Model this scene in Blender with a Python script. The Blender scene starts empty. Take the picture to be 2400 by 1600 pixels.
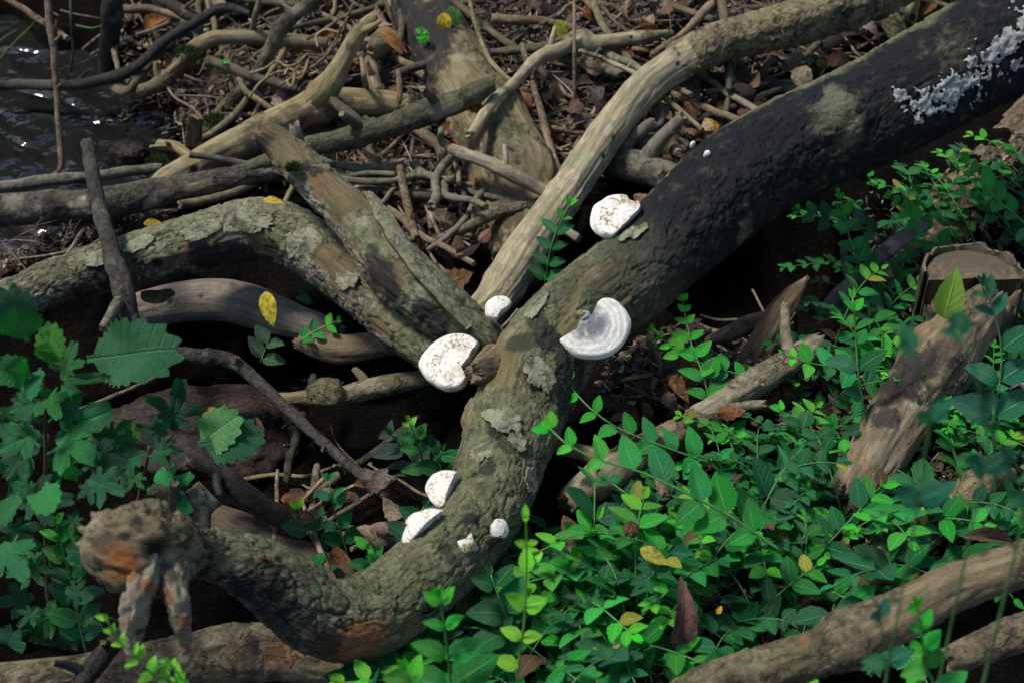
import bpy, math, random
import numpy as np
from mathutils import Matrix, Vector

# ------------------------------------------------------------------ camera, sky, sun, exposure
scene = bpy.context.scene
PITCH = math.radians(40.0)
LENS = 50.0
FPX = 2400.0 * LENS / 36.0
DIST = 1.67
CAM = np.array([0.0, 0.0, DIST * math.sin(PITCH)])
FWD = np.array([0.0, math.cos(PITCH), -math.sin(PITCH)])
UPV = np.array([0.0, math.sin(PITCH), math.cos(PITCH)])

cd = bpy.data.cameras.new("camera")
cam = bpy.data.objects.new("camera", cd)
scene.collection.objects.link(cam)
cam.location = CAM
cam.rotation_euler = (math.pi / 2 - PITCH, 0, 0)
cd.lens = LENS
cd.sensor_width = 36.0
cd.sensor_fit = 'HORIZONTAL'
cd.clip_start = 0.02
cd.clip_end = 500.0
cd.dof.use_dof = True
cd.dof.focus_distance = 1.55
cd.dof.aperture_fstop = 8.0
scene.camera = cam

SUN_EL, SUN_ROT = math.radians(62), math.radians(-78)
w = bpy.data.worlds.new("World")
scene.world = w
w.use_nodes = True
nt = w.node_tree
bg = nt.nodes["Background"]
sky = nt.nodes.new("ShaderNodeTexSky")
sky.sky_type = 'NISHITA'
sky.sun_disc = False
sky.sun_elevation = SUN_EL
sky.sun_rotation = SUN_ROT
sky.air_density = 1.0
sky.dust_density = 1.2
sky.ozone_density = 1.0
nt.links.new(sky.outputs[0], bg.inputs[0])
bg.inputs[1].default_value = 0.052
ld = bpy.data.lights.new("sun", 'SUN')
ld.energy = 1.5
ld.angle = math.radians(11)
ld.color = (1.0, 0.95, 0.86)
sun = bpy.data.objects.new("sun", ld)
scene.collection.objects.link(sun)
sd = Vector((math.sin(SUN_ROT) * math.cos(SUN_EL), math.cos(SUN_ROT) * math.cos(SUN_EL), math.sin(SUN_EL)))
sun.rotation_euler = sd.to_track_quat('Z', 'Y').to_euler()
sun.location = (0, 0, 5)
scene.view_settings.view_transform = 'Standard'
scene.view_settings.look = 'None'
scene.view_settings.exposure = 1.6
scene.view_settings.gamma = 1.0

# ------------------------------------------------------------------ helpers
rng = np.random.default_rng(7)
random.seed(7)
COL = scene.collection

def ray(px, py):
    d = np.array([(px - 1200.0) / FPX, 0, 0]) + UPV * (-(py - 800.0) / FPX) + FWD
    return d

def P(px, py, z=0.0):
    """pixel -> point at height z"""
    d = ray(px, py)
    t = (z - CAM[2]) / d[2]
    return CAM + d * t

def PY(px, py, y):
    """pixel -> point on the upright plane at distance y"""
    d = ray(px, py)
    return CAM + d * ((y - CAM[1]) / d[1])

def depth_of(p):
    return float(np.dot(np.asarray(p) - CAM, FWD))

def project(V):
    r = V - CAM
    dz = r @ FWD
    return np.stack([1200 + FPX * r[..., 0] / dz, 800 - FPX * (r @ UPV) / dz], -1)

def _hash(ix, iy, iz, seed):
    h = (ix.astype(np.uint32) * np.uint32(374761393) + iy.astype(np.uint32) * np.uint32(668265263)
         + iz.astype(np.uint32) * np.uint32(2147483647) + np.uint32((seed * 974711) & 0xffffffff))
    h = (h ^ (h >> np.uint32(13))) * np.uint32(1274126177)
    h = (h ^ (h >> np.uint32(16))) * np.uint32(2246822519)
    return ((h ^ (h >> np.uint32(15))) & np.uint32(0xffffff)).astype(np.float64) / 16777215.0

def vnoise(p, seed=0):
    i = np.floor(p).astype(np.int64)
    f = p - i
    f = f * f * f * (f * (f * 6 - 15) + 10)
    r = 0
    for dx in (0, 1):
        wx = f[..., 0] if dx else 1 - f[..., 0]
        for dy in (0, 1):
            wy = f[..., 1] if dy else 1 - f[..., 1]
            for dz in (0, 1):
                wz = f[..., 2] if dz else 1 - f[..., 2]
                r = r + wx * wy * wz * _hash(i[..., 0] + dx, i[..., 1] + dy, i[..., 2] + dz, seed)
    return r

def fbm(p, oct=4, seed=0, gain=0.5):
    a, s, t = 1.0, 0.0, 0.0
    q = np.array(p, dtype=float)
    for k in range(oct):
        s = s + a * vnoise(q, seed + k * 17)
        t += a
        a *= gain
        q = q * 2.03 + 11.3
    return s / t

def worley(p, seed=0):
    """returns F1, F2, random value of the nearest cell"""
    i = np.floor(p).astype(np.int64)
    f = p - i
    n = p.shape[:-1]
    F1 = np.full(n, 9.0); F2 = np.full(n, 9.0); cid = np.zeros(n)
    for dx in (-1, 0, 1):
        for dy in (-1, 0, 1):
            for dz in (-1, 0, 1):
                a, b, c = i[..., 0] + dx, i[..., 1] + dy, i[..., 2] + dz
                ox, oy, oz = _hash(a, b, c, seed), _hash(a, b, c, seed + 5), _hash(a, b, c, seed + 9)
                d = np.sqrt((dx + ox - f[..., 0]) ** 2 + (dy + oy - f[..., 1]) ** 2 + (dz + oz - f[..., 2]) ** 2)
                near = d < F1
                F2 = np.where(near, F1, np.minimum(F2, d))
                cid = np.where(near, _hash(a, b, c, seed + 13), cid)
                F1 = np.where(near, d, F1)
    return F1, F2, cid

def sstep(a, b, x):
    t = np.clip((x - a) / (b - a), 0, 1)
    return t * t * (3 - 2 * t)

def tag(o, label=None, cat=None, group=None, kind=None):
    if label: o["label"] = label
    if cat: o["category"] = cat
    if group: o["group"] = group
    if kind: o["kind"] = kind
    return o

def empty(name, loc):
    o = bpy.data.objects.new(name, None)
    o.empty_display_size = 0.02
    o.location = loc
    COL.objects.link(o)
    return o

def mesh_from(name, V, F, mat=None, smooth=True):
    m = bpy.data.meshes.new(name)
    V = np.asarray(V, dtype=np.float32).reshape(-1, 3)
    if isinstance(F, np.ndarray) and F.ndim == 2:
        k = F.shape[1]
        m.vertices.add(len(V)); m.vertices.foreach_set("co", V.ravel())
        m.loops.add(F.size); m.loops.foreach_set("vertex_index", F.astype(np.int32).ravel())
        m.polygons.add(len(F)); m.polygons.foreach_set("loop_start", np.arange(0, F.size, k, dtype=np.int32))
        m.update(calc_edges=True)
    else:
        m.from_pydata(V.tolist(), [], [list(map(int, f)) for f in F])
    if smooth:
        m.polygons.foreach_set("use_smooth", np.ones(len(m.polygons), dtype=bool))
    if mat: m.materials.append(mat)
    m.validate()
    return m

def obj(name, me, parent=None, loc=(0, 0, 0)):
    o = bpy.data.objects.new(name, me)
    COL.objects.link(o)
    o.location = loc
    if parent is not None: o.parent = parent
    return o

def vattr(me, name, data, kind):
    a = me.attributes.new(name, kind, 'POINT')
    data = np.asarray(data, dtype=np.float32)
    a.data.foreach_set("color" if kind == 'FLOAT_COLOR' else "vector", data.ravel())

def catmull(C, n_per=24):
    C = np.asarray(C, float)
    E = np.vstack([2 * C[0] - C[1], C, 2 * C[-1] - C[-2]])
    out = []
    for i in range(1, len(E) - 2):
        p0, p1, p2, p3 = E[i - 1], E[i], E[i + 1], E[i + 2]
        t = np.linspace(0, 1, n_per, endpoint=False)[:, None]
        out.append(0.5 * (2 * p1 + (p2 - p0) * t + (2 * p0 - 5 * p1 + 4 * p2 - p3) * t ** 2 + (3 * p1 - p0 - 3 * p2 + p3) * t ** 3))
    out.append(C[-1:])
    return np.vstack(out)

def resample(C, res):
    C = catmull(C)
    L = np.concatenate([[0], np.cumsum(np.linalg.norm(np.diff(C[:, :3], axis=0), axis=1))])
    n = max(3, int(L[-1] / res) + 1)
    s = np.linspace(0, L[-1], n)
    return np.stack([np.interp(s, L, C[:, k]) for k in range(C.shape[1])], 1), s

def frames(X):
    T = np.gradient(X, axis=0)
    T /= np.linalg.norm(T, axis=1)[:, None] + 1e-12
    ref = np.array([0, 0, 1.0]) if abs(T[0, 2]) < 0.9 else np.array([1.0, 0, 0])
    U = np.zeros_like(T)
    u = ref - T[0] * np.dot(ref, T[0]); u /= np.linalg.norm(u)
    for i in range(len(T)):
        u = u - T[i] * np.dot(u, T[i]); u /= np.linalg.norm(u) + 1e-12
        U[i] = u
    return T, U, np.cross(T, U)

# ------------------------------------------------------------------ materials
def new_mat(name):
    m = bpy.data.materials.new(name)
    m.use_nodes = True
    t = m.node_tree
    return m, t, t.nodes["Principled BSDF"], t.nodes["Material Output"]

class NT:
    """tiny node helper"""
    def __init__(s, tree): s.t = tree
    def n(s, kind, **kw):
        x = s.t.nodes.new(kind)
        for k, v in kw.items(): setattr(x, k, v)
        return x
    def link(s, a, b): s.t.links.new(a, b)
    def mix(s, fac, a, b, blend='MIX'):
        x = s.n("ShaderNodeMix", data_type='RGBA', blend_type=blend)
        for sock, v in ((x.inputs[0], fac), (x.inputs[6], a), (x.inputs[7], b)):
            if hasattr(v, "links"): s.link(v, sock)
            elif isinstance(v, (int, float)): sock.default_value = v
            else: sock.default_value = (*v, 1) if len(v) == 3 else v
        return x.outputs[2]
    def math(s, op, a, b=None, c=None, clamp=False):
        x = s.n("ShaderNodeMath", operation=op, use_clamp=clamp)
        for k, v in enumerate((a, b, c)):
            if v is None: continue
            if hasattr(v, "links"): s.link(v, x.inputs[k])
            else: x.inputs[k].default_value = v
        return x.outputs[0]
    def noise(s, vec, scale, detail=5, rough=0.6, dist=0.0):
        x = s.n("ShaderNodeTexNoise")
        x.inputs["Scale"].default_value = scale
        x.inputs["Detail"].default_value = detail
        x.inputs["Roughness"].default_value = rough
        x.inputs["Distortion"].default_value = dist
        if vec is not None: s.link(vec, x.inputs["Vector"])
        return x.outputs[0]
    def step(s, x, a, b):
        m = s.n("ShaderNodeMapRange", interpolation_type='SMOOTHSTEP')
        s.link(x, m.inputs[0])
        m.inputs[1].default_value = a; m.inputs[2].default_value = b
        return m.outputs[0]

def wood_mat(name, bark, wood, moss=(0.075, 0.10, 0.025), dark=(0.012, 0.012, 0.014), pale=(0.30, 0.27, 0.19),
             bark_var=0.55, rough=0.85, stretch=0.10, moss_amt=1.0):
    """bark over bare wood; masks come from the mesh: ma = bark, moss, dark; mb = pale, orange, lichen"""
    m, t, b, out = new_mat(name)
    N = NT(t)
    g = N.n("ShaderNodeAttribute", attribute_name="grain").outputs["Vector"]
    mp = N.n("ShaderNodeMapping"); mp.inputs["Scale"].default_value = (stretch, 1, 1)
    N.link(g, mp.inputs[0]); gs = mp.outputs[0]
    sa = N.n("ShaderNodeSeparateColor"); N.link(N.n("ShaderNodeAttribute", attribute_name="ma").outputs["Color"], sa.inputs[0])
    sb = N.n("ShaderNodeSeparateColor"); N.link(N.n("ShaderNodeAttribute", attribute_name="mb").outputs["Color"], sb.inputs[0])
    fine = N.noise(g, 420, 6, 0.7)
    mid = N.noise(g, 60, 6, 0.65, 0.3)
    big = N.noise(g, 14, 4, 0.6)
    grain = N.noise(gs, 230, 6, 0.7, 0.5)
    grain2 = N.noise(gs, 55, 4, 0.6)
    dk = lambda c, k: tuple(x * k for x in c)
    barkc = N.mix(N.step(mid, 0.35, 0.68), dk(bark, 1 - bark_var), dk(bark, 1 + bark_var * 0.7))
    barkc = N.mix(N.step(big, 0.4, 0.65), barkc, (bark[0] * 0.8, bark[1] * 0.95, bark[2] * 0.72))
    patch = N.noise(g, 34, 9, 0.72, 0.4)
    patch2 = N.noise(g, 24, 8, 0.7, 0.6)
    rag = N.noise(g, 150, 7, 0.75)
    kg = min(1.0, bark[0] / .16) ** 2
    gl = (bark[0] * 1.15 + .035 * kg, bark[1] * 1.2 + .04 * kg, bark[2] * 1.15 + .025 * kg)
    barkc = N.mix(N.math('MULTIPLY', N.step(patch, 0.52, 0.56), 0.75), barkc, gl)
    barkc = N.mix(N.math('MULTIPLY', N.step(patch2, 0.56, 0.60), 0.80), barkc, (bark[0] * .30, bark[1] * .27, bark[2] * .26))
    barkc = N.mix(N.step(rag, 0.36, 0.56), dk(bark, 0.30), barkc)
    barkc = N.mix(N.math('MULTIPLY', N.step(fine, 0.50, 0.72), 0.55), barkc, dk(bark, 0.35))
    barkc = N.mix(N.math('MULTIPLY', N.step(rag, 0.60, 0.72), 0.45), barkc, dk(gl, 1.25))
    mp2 = N.n("ShaderNodeMapping"); mp2.inputs["Scale"].default_value = (0.42, 1, 1); N.link(g, mp2.inputs[0])
    ds = N.n("ShaderNodeTexNoise"); ds.inputs["Scale"].default_value = 90; ds.inputs["Detail"].default_value = 4; N.link(mp2.outputs[0], ds.inputs["Vector"])
    dv = N.n("ShaderNodeVectorMath", operation='SCALE'); N.link(ds.outputs["Color"], dv.inputs[0]); dv.inputs["Scale"].default_value = 0.014
    av = N.n("ShaderNodeVectorMath", operation='ADD'); N.link(mp2.outputs[0], av.inputs[0]); N.link(dv.outputs[0], av.inputs[1])
    vo = N.n("ShaderNodeTexVoronoi", feature='DISTANCE_TO_EDGE'); vo.inputs["Scale"].default_value = 105; N.link(av.outputs[0], vo.inputs["Vector"])
    fiss = N.math('MULTIPLY', N.math('SUBTRACT', 1.0, N.step(vo.outputs["Distance"], 0.01, 0.075)), N.step(patch2, 0.44, 0.56))
    barkc = N.mix(N.math('MULTIPLY', fiss, 0.85), barkc, dk(bark, 0.12))
    fissb = N.math('MULTIPLY', fiss, sa.outputs[0])
    woodc = N.mix(N.step(grain, 0.32, 0.7), dk(wood, 0.45), dk(wood, 1.25))
    woodc = N.mix(N.math('MULTIPLY', N.step(grain2, 0.5, 0.75), 0.6), woodc, (wood[0] * 0.55, wood[1] * 0.5, wood[2] * 0.45))
    woodc = N.mix(N.math('MULTIPLY', N.step(fine, 0.55, 0.8), 0.5), woodc, dk(wood, 0.35))
    woodc = N.mix(N.math('MULTIPLY', N.step(patch, 0.49, 0.57), 0.65), woodc, (wood[0] * .52, wood[1] * .58, wood[2] * .52))
    woodc = N.mix(N.math('MULTIPLY', N.step(rag, 0.58, 0.66), 0.55), woodc, dk(wood, 0.30))
    c = N.mix(sa.outputs[0], woodc, barkc)
    palec = N.mix(N.step(grain, 0.3, 0.7), dk(pale, 0.6), pale)
    c = N.mix(sb.outputs[0], c, palec)
    c = N.mix(N.math('MULTIPLY', sb.outputs[1], N.step(mid, 0.25, 0.6)), c, (0.24, 0.075, 0.014))
    mfac = N.math('MULTIPLY', N.math('MULTIPLY', sa.outputs[1], N.step(N.math('ADD', N.math('MULTIPLY', fine, 0.5), N.math('MULTIPLY', mid, 0.6)), 0.38, 0.68)), moss_amt)
    mossc = N.mix(fine, dk(moss, 0.5), dk(moss, 1.5))
    c = N.mix(mfac, c, mossc)
    c = N.mix(N.math('MULTIPLY', sb.outputs[2], N.step(mid, 0.38, 0.6)), c, (0.33, 0.34, 0.24))
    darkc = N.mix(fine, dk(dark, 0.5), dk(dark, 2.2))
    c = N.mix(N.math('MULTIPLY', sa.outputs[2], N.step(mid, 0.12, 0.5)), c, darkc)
    N.link(c, b.inputs["Base Color"])
    rr = N.math('SUBTRACT', rough, N.math('MULTIPLY', sa.outputs[2], 0.22))
    N.link(N.math('SUBTRACT', 0.32, N.math('MULTIPLY', sa.outputs[2], 0.17)), b.inputs["Specular IOR Level"])
    N.link(rr, b.inputs["Roughness"])
    h = N.math('SUBTRACT', N.math('ADD', N.math('MULTIPLY', fine, 0.45), N.math('ADD', N.math('MULTIPLY', rag, 0.9), N.math('MULTIPLY', grain, 0.5))), N.math('MULTIPLY', fissb, 0.5))
    bu = N.n("ShaderNodeBump"); bu.inputs["Strength"].default_value = 0.75; bu.inputs["Distance"].default_value = 0.004
    N.link(h, bu.inputs["Height"]); N.link(bu.outputs[0], b.inputs["Normal"])
    return m

M = {}
M['mossy'] = wood_mat('mossy_bark', (0.225, 0.205, 0.145), (0.16, 0.105, 0.06), moss=(0.10, 0.125, 0.04))
M['main'] = wood_mat('fallen_log_bark', (0.175, 0.157, 0.105), (0.20, 0.135, 0.076), moss=(0.085, 0.115, 0.034), dark=(0.007, 0.008, 0.010))
M['pale'] = wood_mat('weathered_pale_wood', (0.20, 0.155, 0.095), (0.41, 0.345, 0.225), bark_var=0.5)
M['ochre'] = wood_mat('ochre_wood', (0.20, 0.16, 0.085), (0.33, 0.26, 0.13))
M['grey'] = wood_mat('grey_wood', (0.17, 0.145, 0.115), (0.20, 0.165, 0.14))
M['darkbark'] = wood_mat('dark_bark', (0.085, 0.070, 0.056), (0.19, 0.15, 0.095))
M['soot'] = wood_mat('sooty_twig_bark', (0.062, 0.053, 0.048), (0.12, 0.09, 0.06))
M['black'] = wood_mat('black_wet_bark', (0.026, 0.023, 0.022), (0.05, 0.04, 0.03), rough=0.7)
M['brown'] = wood_mat('brown_rotten_wood', (0.15, 0.115, 0.07), (0.225, 0.168, 0.098))
M['red'] = wood_mat('reddish_twig_bark', (0.19, 0.125, 0.085), (0.28, 0.19, 0.13))
M['drift'] = wood_mat('drift_wood', (0.20, 0.165, 0.115), (0.32, 0.27, 0.185))
M['tan'] = wood_mat('tan_dry_stem', (0.22, 0.16, 0.09), (0.30, 0.22, 0.13))

def simple_mat(name, c1, c2, scale=30, rough=0.9, bump=0.4, dist=0.01, coord='Object', spec=0.4):
    m, t, b, out = new_mat(name)
    N = NT(t)
    tc = N.n("ShaderNodeTexCoord").outputs[coord]
    n1 = N.noise(tc, scale, 8, 0.65, 0.2)
    n2 = N.noise(tc, scale * 7, 5, 0.7)
    c = N.mix(N.step(n1, 0.3, 0.7), c1, c2)
    c = N.mix(N.step(n2, 0.35, 0.75), tuple(x * 0.5 for x in c1), c)
    N.link(c, b.inputs["Base Color"])
    b.inputs["Roughness"].default_value = rough
    b.inputs["Specular IOR Level"].default_value = spec
    bu = N.n("ShaderNodeBump"); bu.inputs["Strength"].default_value = bump; bu.inputs["Distance"].default_value = dist
    N.link(N.math('ADD', n1, N.math('MULTIPLY', n2, 0.5)), bu.inputs["Height"])
    N.link(bu.outputs[0], b.inputs["Normal"])
    return m

M['soil'] = simple_mat('dark_humus', (0.003, 0.0023, 0.0018), (0.010, 0.0075, 0.0055), 22, 0.9, 0.8, 0.012, spec=0.05)
M['rock'] = simple_mat('wet_brown_stone', (0.018, 0.011, 0.008), (0.075, 0.046, 0.030), 26, 0.6, 0.7, 0.006, spec=0.25)
M['moss'] = simple_mat('moss_green', (0.02, 0.05, 0.008), (0.06, 0.13, 0.02), 60, 0.9, 0.2, 0.002)

def leaf_mat(name, vein=1.6, rough=0.36, trans=0.28, nveins=6.0, dead=False, rib=(0.012, 0.045), pale=0.18, sidev=0.30):
    m, t, b, out = new_mat(name)
    N = NT(t)
    oi = N.n("ShaderNodeObjectInfo")
    uv = N.n("ShaderNodeUVMap").outputs[0]
    sx = N.n("ShaderNodeSeparateXYZ"); N.link(uv, sx.inputs[0])
    tc = N.n("ShaderNodeTexCoord").outputs["Object"]
    au = N.math('ABSOLUTE', N.math('SUBTRACT', sx.outputs[0], 0.5))
    midrib = N.math('SUBTRACT', 1.0, N.step(au, *rib))
    side = N.math('FRACT', N.math('SUBTRACT', N.math('MULTIPLY', sx.outputs[1], nveins), N.math('MULTIPLY', au, 4.0)))
    side = N.math('SUBTRACT', 1.0, N.step(N.math('ABSOLUTE', N.math('SUBTRACT', side, 0.5)), 0.02, 0.10))
    nz = N.noise(tc, 6, 4, 0.6)
    nf = N.noise(tc, 45, 5, 0.7)
    base = oi.outputs["Color"]
    hs = N.n("ShaderNodeHueSaturation")
    N.link(base, hs.inputs["Color"])
    N.link(N.math('ADD', 0.72, N.math('MULTIPLY', oi.outputs["Random"], 0.55)), hs.inputs["Value"])
    N.link(N.math('ADD', 0.485, N.math('MULTIPLY', N.math('FRACT', N.math('MULTIPLY', oi.outputs["Random"], 7.31)), 0.03)), hs.inputs["Hue"])
    c = hs.outputs[0]
    if dead:
        c = N.mix(N.step(nz, 0.35, 0.7), c, (0.35, 0.30, 0.28), 'MULTIPLY')
        c = N.mix(N.math('MULTIPLY', N.step(nf, 0.5, 0.75), 0.7), c, (0.02, 0.014, 0.01))
    else:
        c = N.mix(N.math('MULTIPLY', N.step(nz, 0.4, 0.7), 0.3), c, (0.5, 0.65, 0.5), 'MULTIPLY')
    vm = N.math('MAXIMUM', N.math('MULTIPLY', midrib, 0.75), N.math('MULTIPLY', side, sidev))
    vc = N.mix(1.0, c, (vein, vein * 0.95, vein), 'MULTIPLY')
    va = N.mix(pale if not dead else 0.03, vc, (0.45, 0.6, 0.4))
    c = N.mix(vm, c, va)
    N.link(c, b.inputs["Base Color"])
    b.inputs["Roughness"].default_value = rough
    b.inputs["Specular IOR Level"].default_value = 0.5 if not dead else 0.25
    bu = N.n("ShaderNodeBump"); bu.inputs["Strength"].default_value = 0.5; bu.inputs["Distance"].default_value = 0.03
    N.link(N.math('SUBTRACT', N.math('MULTIPLY', nf, 0.25), vm), bu.inputs["Height"])
    N.link(bu.outputs[0], b.inputs["Normal"])
    tr = N.n("ShaderNodeBsdfTranslucent")
    N.link(N.mix(1.0, c, (0.9, 1.5, 0.6), 'MULTIPLY') if not dead else c, tr.inputs["Color"])
    ms = N.n("ShaderNodeMixShader"); ms.inputs[0].default_value = trans
    N.link(b.outputs[0], ms.inputs[1]); N.link(tr.outputs[0], ms.inputs[2])
    N.link(ms.outputs[0], out.inputs["Surface"])
    return m

M['leaf'] = leaf_mat('creeper_leaf', rough=0.42)
M['lobed'] = leaf_mat('lobed_leaf', vein=1.15, rough=0.6, trans=0.25, nveins=9, rib=(0.003, 0.014), pale=0.05, sidev=0.14)
M['dead'] = leaf_mat('dead_leaf', vein=0.8, rough=0.8, trans=0.12, nveins=8, dead=True)

def stem_mat():
    m, t, b, out = new_mat('green_stem')
    N = NT(t)
    oi = N.n("ShaderNodeObjectInfo")
    nz = N.noise(N.n("ShaderNodeTexCoord").outputs["Object"], 90, 3)
    N.link(N.mix(N.step(nz, 0.4, 0.7), oi.outputs["Color"], (0.7, 0.6, 0.45), 'MULTIPLY'), b.inputs["Base Color"])
    b.inputs["Roughness"].default_value = 0.55
    return m
M['stem'] = stem_mat()

def water_mat():
    m, t, b, out = new_mat('dark_stream_water')
    N = NT(t)
    tc = N.n("ShaderNodeTexCoord").outputs["Object"]
    n1 = N.noise(tc, 9, 2, 0.45, 1.2)
    n2 = N.noise(tc, 34, 2, 0.5, 0.5)
    b.inputs["Base Color"].default_value = (0.010, 0.011, 0.010, 1)
    b.inputs["Roughness"].default_value = 0.06
    b.inputs["IOR"].default_value = 1.4
    b.inputs["Specular IOR Level"].default_value = 1.0
    bu = N.n("ShaderNodeBump"); bu.inputs["Strength"].default_value = 1.0; bu.inputs["Distance"].default_value = 0.034
    N.link(N.math('ADD', n1, N.math('MULTIPLY', n2, 0.2)), bu.inputs["Height"])
    N.link(bu.outputs[0], b.inputs["Normal"])
    return m
M['water'] = water_mat()

def fungus_mat():
    m, t, b, out = new_mat('white_bracket')
    N = NT(t)
    sa = N.n("ShaderNodeSeparateColor"); N.link(N.n("ShaderNodeAttribute", attribute_name="ma").outputs["Color"], sa.inputs[0])
    tc = N.n("ShaderNodeTexCoord").outputs["Object"]
    n1 = N.noise(tc, 90, 5, 0.65)
    n2 = N.noise(tc, 380, 4, 0.7)
    rad = N.math('ADD', sa.outputs[0], N.math('MULTIPLY', N.math('SUBTRACT', n1, 0.5), 0.22))
    zone = N.math('SINE', N.math('MULTIPLY', rad, 44.0))
    c = N.mix(N.math('MULTIPLY', N.step(zone, -0.2, 1.0), 0.70), (0.69, 0.67, 0.615), (0.53, 0.495, 0.42))
    stain = N.math('MULTIPLY', N.math('SUBTRACT', 1.0, N.step(rad, 0.30, 0.95)), N.step(N.noise(tc, 45, 4, .6), .40, .62))
    c = N.mix(N.math('MULTIPLY', N.math('MULTIPLY', stain, 0.55), sa.outputs[2]), c, (0.36, 0.29, 0.18))
    band = N.math('MULTIPLY', N.step(rad, 0.25, 0.5), N.math('SUBTRACT', 1.0, N.step(rad, 0.72, 0.92)))
    dirt = N.math('MULTIPLY', N.math('MULTIPLY', N.step(n2, 0.46, 0.60), N.step(n1, 0.44, 0.56)), N.math('ADD', N.math('MULTIPLY', band, 0.9), 0.12))
    c = N.mix(N.math('MULTIPLY', dirt, sa.outputs[2]), c, (0.22, 0.15, 0.07))
    c = N.mix(N.math('MULTIPLY', sa.outputs[1], N.step(n1, 0.15, 0.55)), c, (0.10, 0.122, 0.122))
    N.link(c, b.inputs["Base Color"])
    b.inputs["Roughness"].default_value = 0.75
    b.inputs["Subsurface Weight"].default_value = 0.0
    bu = N.n("ShaderNodeBump"); bu.inputs["Strength"].default_value = 0.5; bu.inputs["Distance"].default_value = 0.0015
    N.link(N.math('ADD', N.math('MULTIPLY', zone, 0.08), n2), bu.inputs["Height"])
    N.link(bu.outputs[0], b.inputs["Normal"])
    return m
M['fungus'] = fungus_mat()
M['crust'] = simple_mat('white_crust', (0.34, 0.36, 0.32), (0.66, 0.68, 0.64), 120, 0.9, 0.8, 0.003)

# ------------------------------------------------------------------ ground and water
WATER_Z = -0.085
dips = []
for a in [(-250, 330, .25, .17), (60, 320, .22, .17), (190, 300, .15, .17), (40, 215, .10, .17), (330, 190, .07, .14), (110, 100, .17, .17), (-120, 60, .2, .17), (330, 120, .22, .075), (470, 40, .2, .06),
          (-300, 60, .3, .075), (560, -60, .2, .06), (380, 290, .09, .075), (250, -150, .35, .075), (-200, 520, .15, .075), (60, 540, .10, .07),
          (560, 860, .12, .085), (780, 880, .11, .07), (420, 790, .10, .08), (660, 820, .10, .08), (1800, 620, .13, .16), (1690, 670, .12, .13),
          (1950, 560, .11, .14), (730, 1060, .07, .06), (900, 1040, .06, .07), (120, 800, .12, .08), (300, 880, .12, .075), (480, 900, .12, .08), (620, 930, .10, .075), (820, 960, .10, .07), (250, 1250, .16, .04), (420, 1400, .12, .04), (100, 1380, .07, .05), (880, 250, .05, .08), (1000, 330, .06, .08)]:
    p = P(a[0], a[1], 0); dips.append((p[0], p[1], a[2], a[3]))
mounds = []
for a in [(2380, 430, .2, .07), (2300, 1080, .16, .04), (1900, 1200, .2, .03), (1600, 150, .3, .03), (1250, 150, .25, .02)]:
    p = P(a[0], a[1], 0); mounds.append((p[0], p[1], a[2], a[3]))

def ground(x, y):
    x = np.asarray(x, float); y = np.asarray(y, float)
    q = np.stack([x, y, np.zeros_like(x)], -1)
    wx = x + 0.10 * (vnoise(q * 9, 3) - .5); wy = y + 0.10 * (vnoise(q * 9, 4) - .5)
    z = 0.035 * (fbm(q * 7, 4, 1) - 0.5) + 0.018 * (fbm(q * 40, 3, 2) - 0.5)
    d = np.zeros_like(x)
    for cx, cy, r, h in dips:
        d = np.maximum(d, h * (1 - sstep(0.45, 1.25, np.hypot(wx - cx, wy - cy) / r)))
    for cx, cy, r, h in mounds:
        z = z + h * np.exp(-((x - cx) ** 2 + (y - cy) ** 2) / r ** 2)
    bank = 1.25 * sstep(2.40, 3.3, y + 0.25 * (vnoise(q * 1.7, 8) - .5)) * (1 - 0.75 * sstep(0.2, 1.2, x))  # unseen far bank, added to darken water reflections and block low sky light
    return z - d + bank

def stretch(lo, hi, res, far):
    c = list(np.arange(lo, hi, res))
    a, s = [lo], res
    while a[-1] > -far: s *= 1.35; a.append(a[-1] - s)
    b2, s = [hi], res
    while b2[-1] < far: s *= 1.35; b2.append(b2[-1] + s)
    return np.array(a[:0:-1] + c + b2)

def grid_faces(nu, nv, wrap=False):
    i = np.arange(nu - 1)[:, None]; j = np.arange(nv if wrap else nv - 1)[None, :]
    j2 = (j + 1) % nv
    return np.stack([i * nv + j, i * nv + j2, (i + 1) * nv + j2, (i + 1) * nv + j], -1).reshape(-1, 4)

gx = stretch(-1.25, 1.25, 0.008, 40); gy = stretch(0.5, 2.9, 0.008, 40)
GX, GY = np.meshgrid(gx, gy, indexing='ij')
GZ = ground(GX, GY)
me = mesh_from('ground', np.stack([GX, GY, GZ], -1), grid_faces(len(gx), len(gy))[:, ::-1], M['soil'])
tag(obj('ground', me), kind='structure')
wx = np.arange(-3, -0.03, 0.012); wy = np.arange(0.9, 4.5, 0.012)
WX, WY = np.meshgrid(wx, wy, indexing='ij')
q = np.stack([WX, WY, 0 * WX], -1)
WZ = WATER_Z + 0.006 * (fbm(q * [14, 26, 1], 2, 31) - 0.5)
me = mesh_from('stream_water', np.stack([WX, WY, WZ], -1), grid_faces(len(wx), len(wy))[:, ::-1], M['water'])
tag(obj('stream_water', me), kind='structure')
p = P(1800, 600, 0)
# ------------------------------------------------------------------ logs
LOGS = {}

def to3d(pts, zs=1.0):
    out = []
    for px, py, z, r in pts:
        p = P(px, py, z)
        out.append([*p, r * depth_of(p) / FPX])
    return np.array(out)

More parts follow.
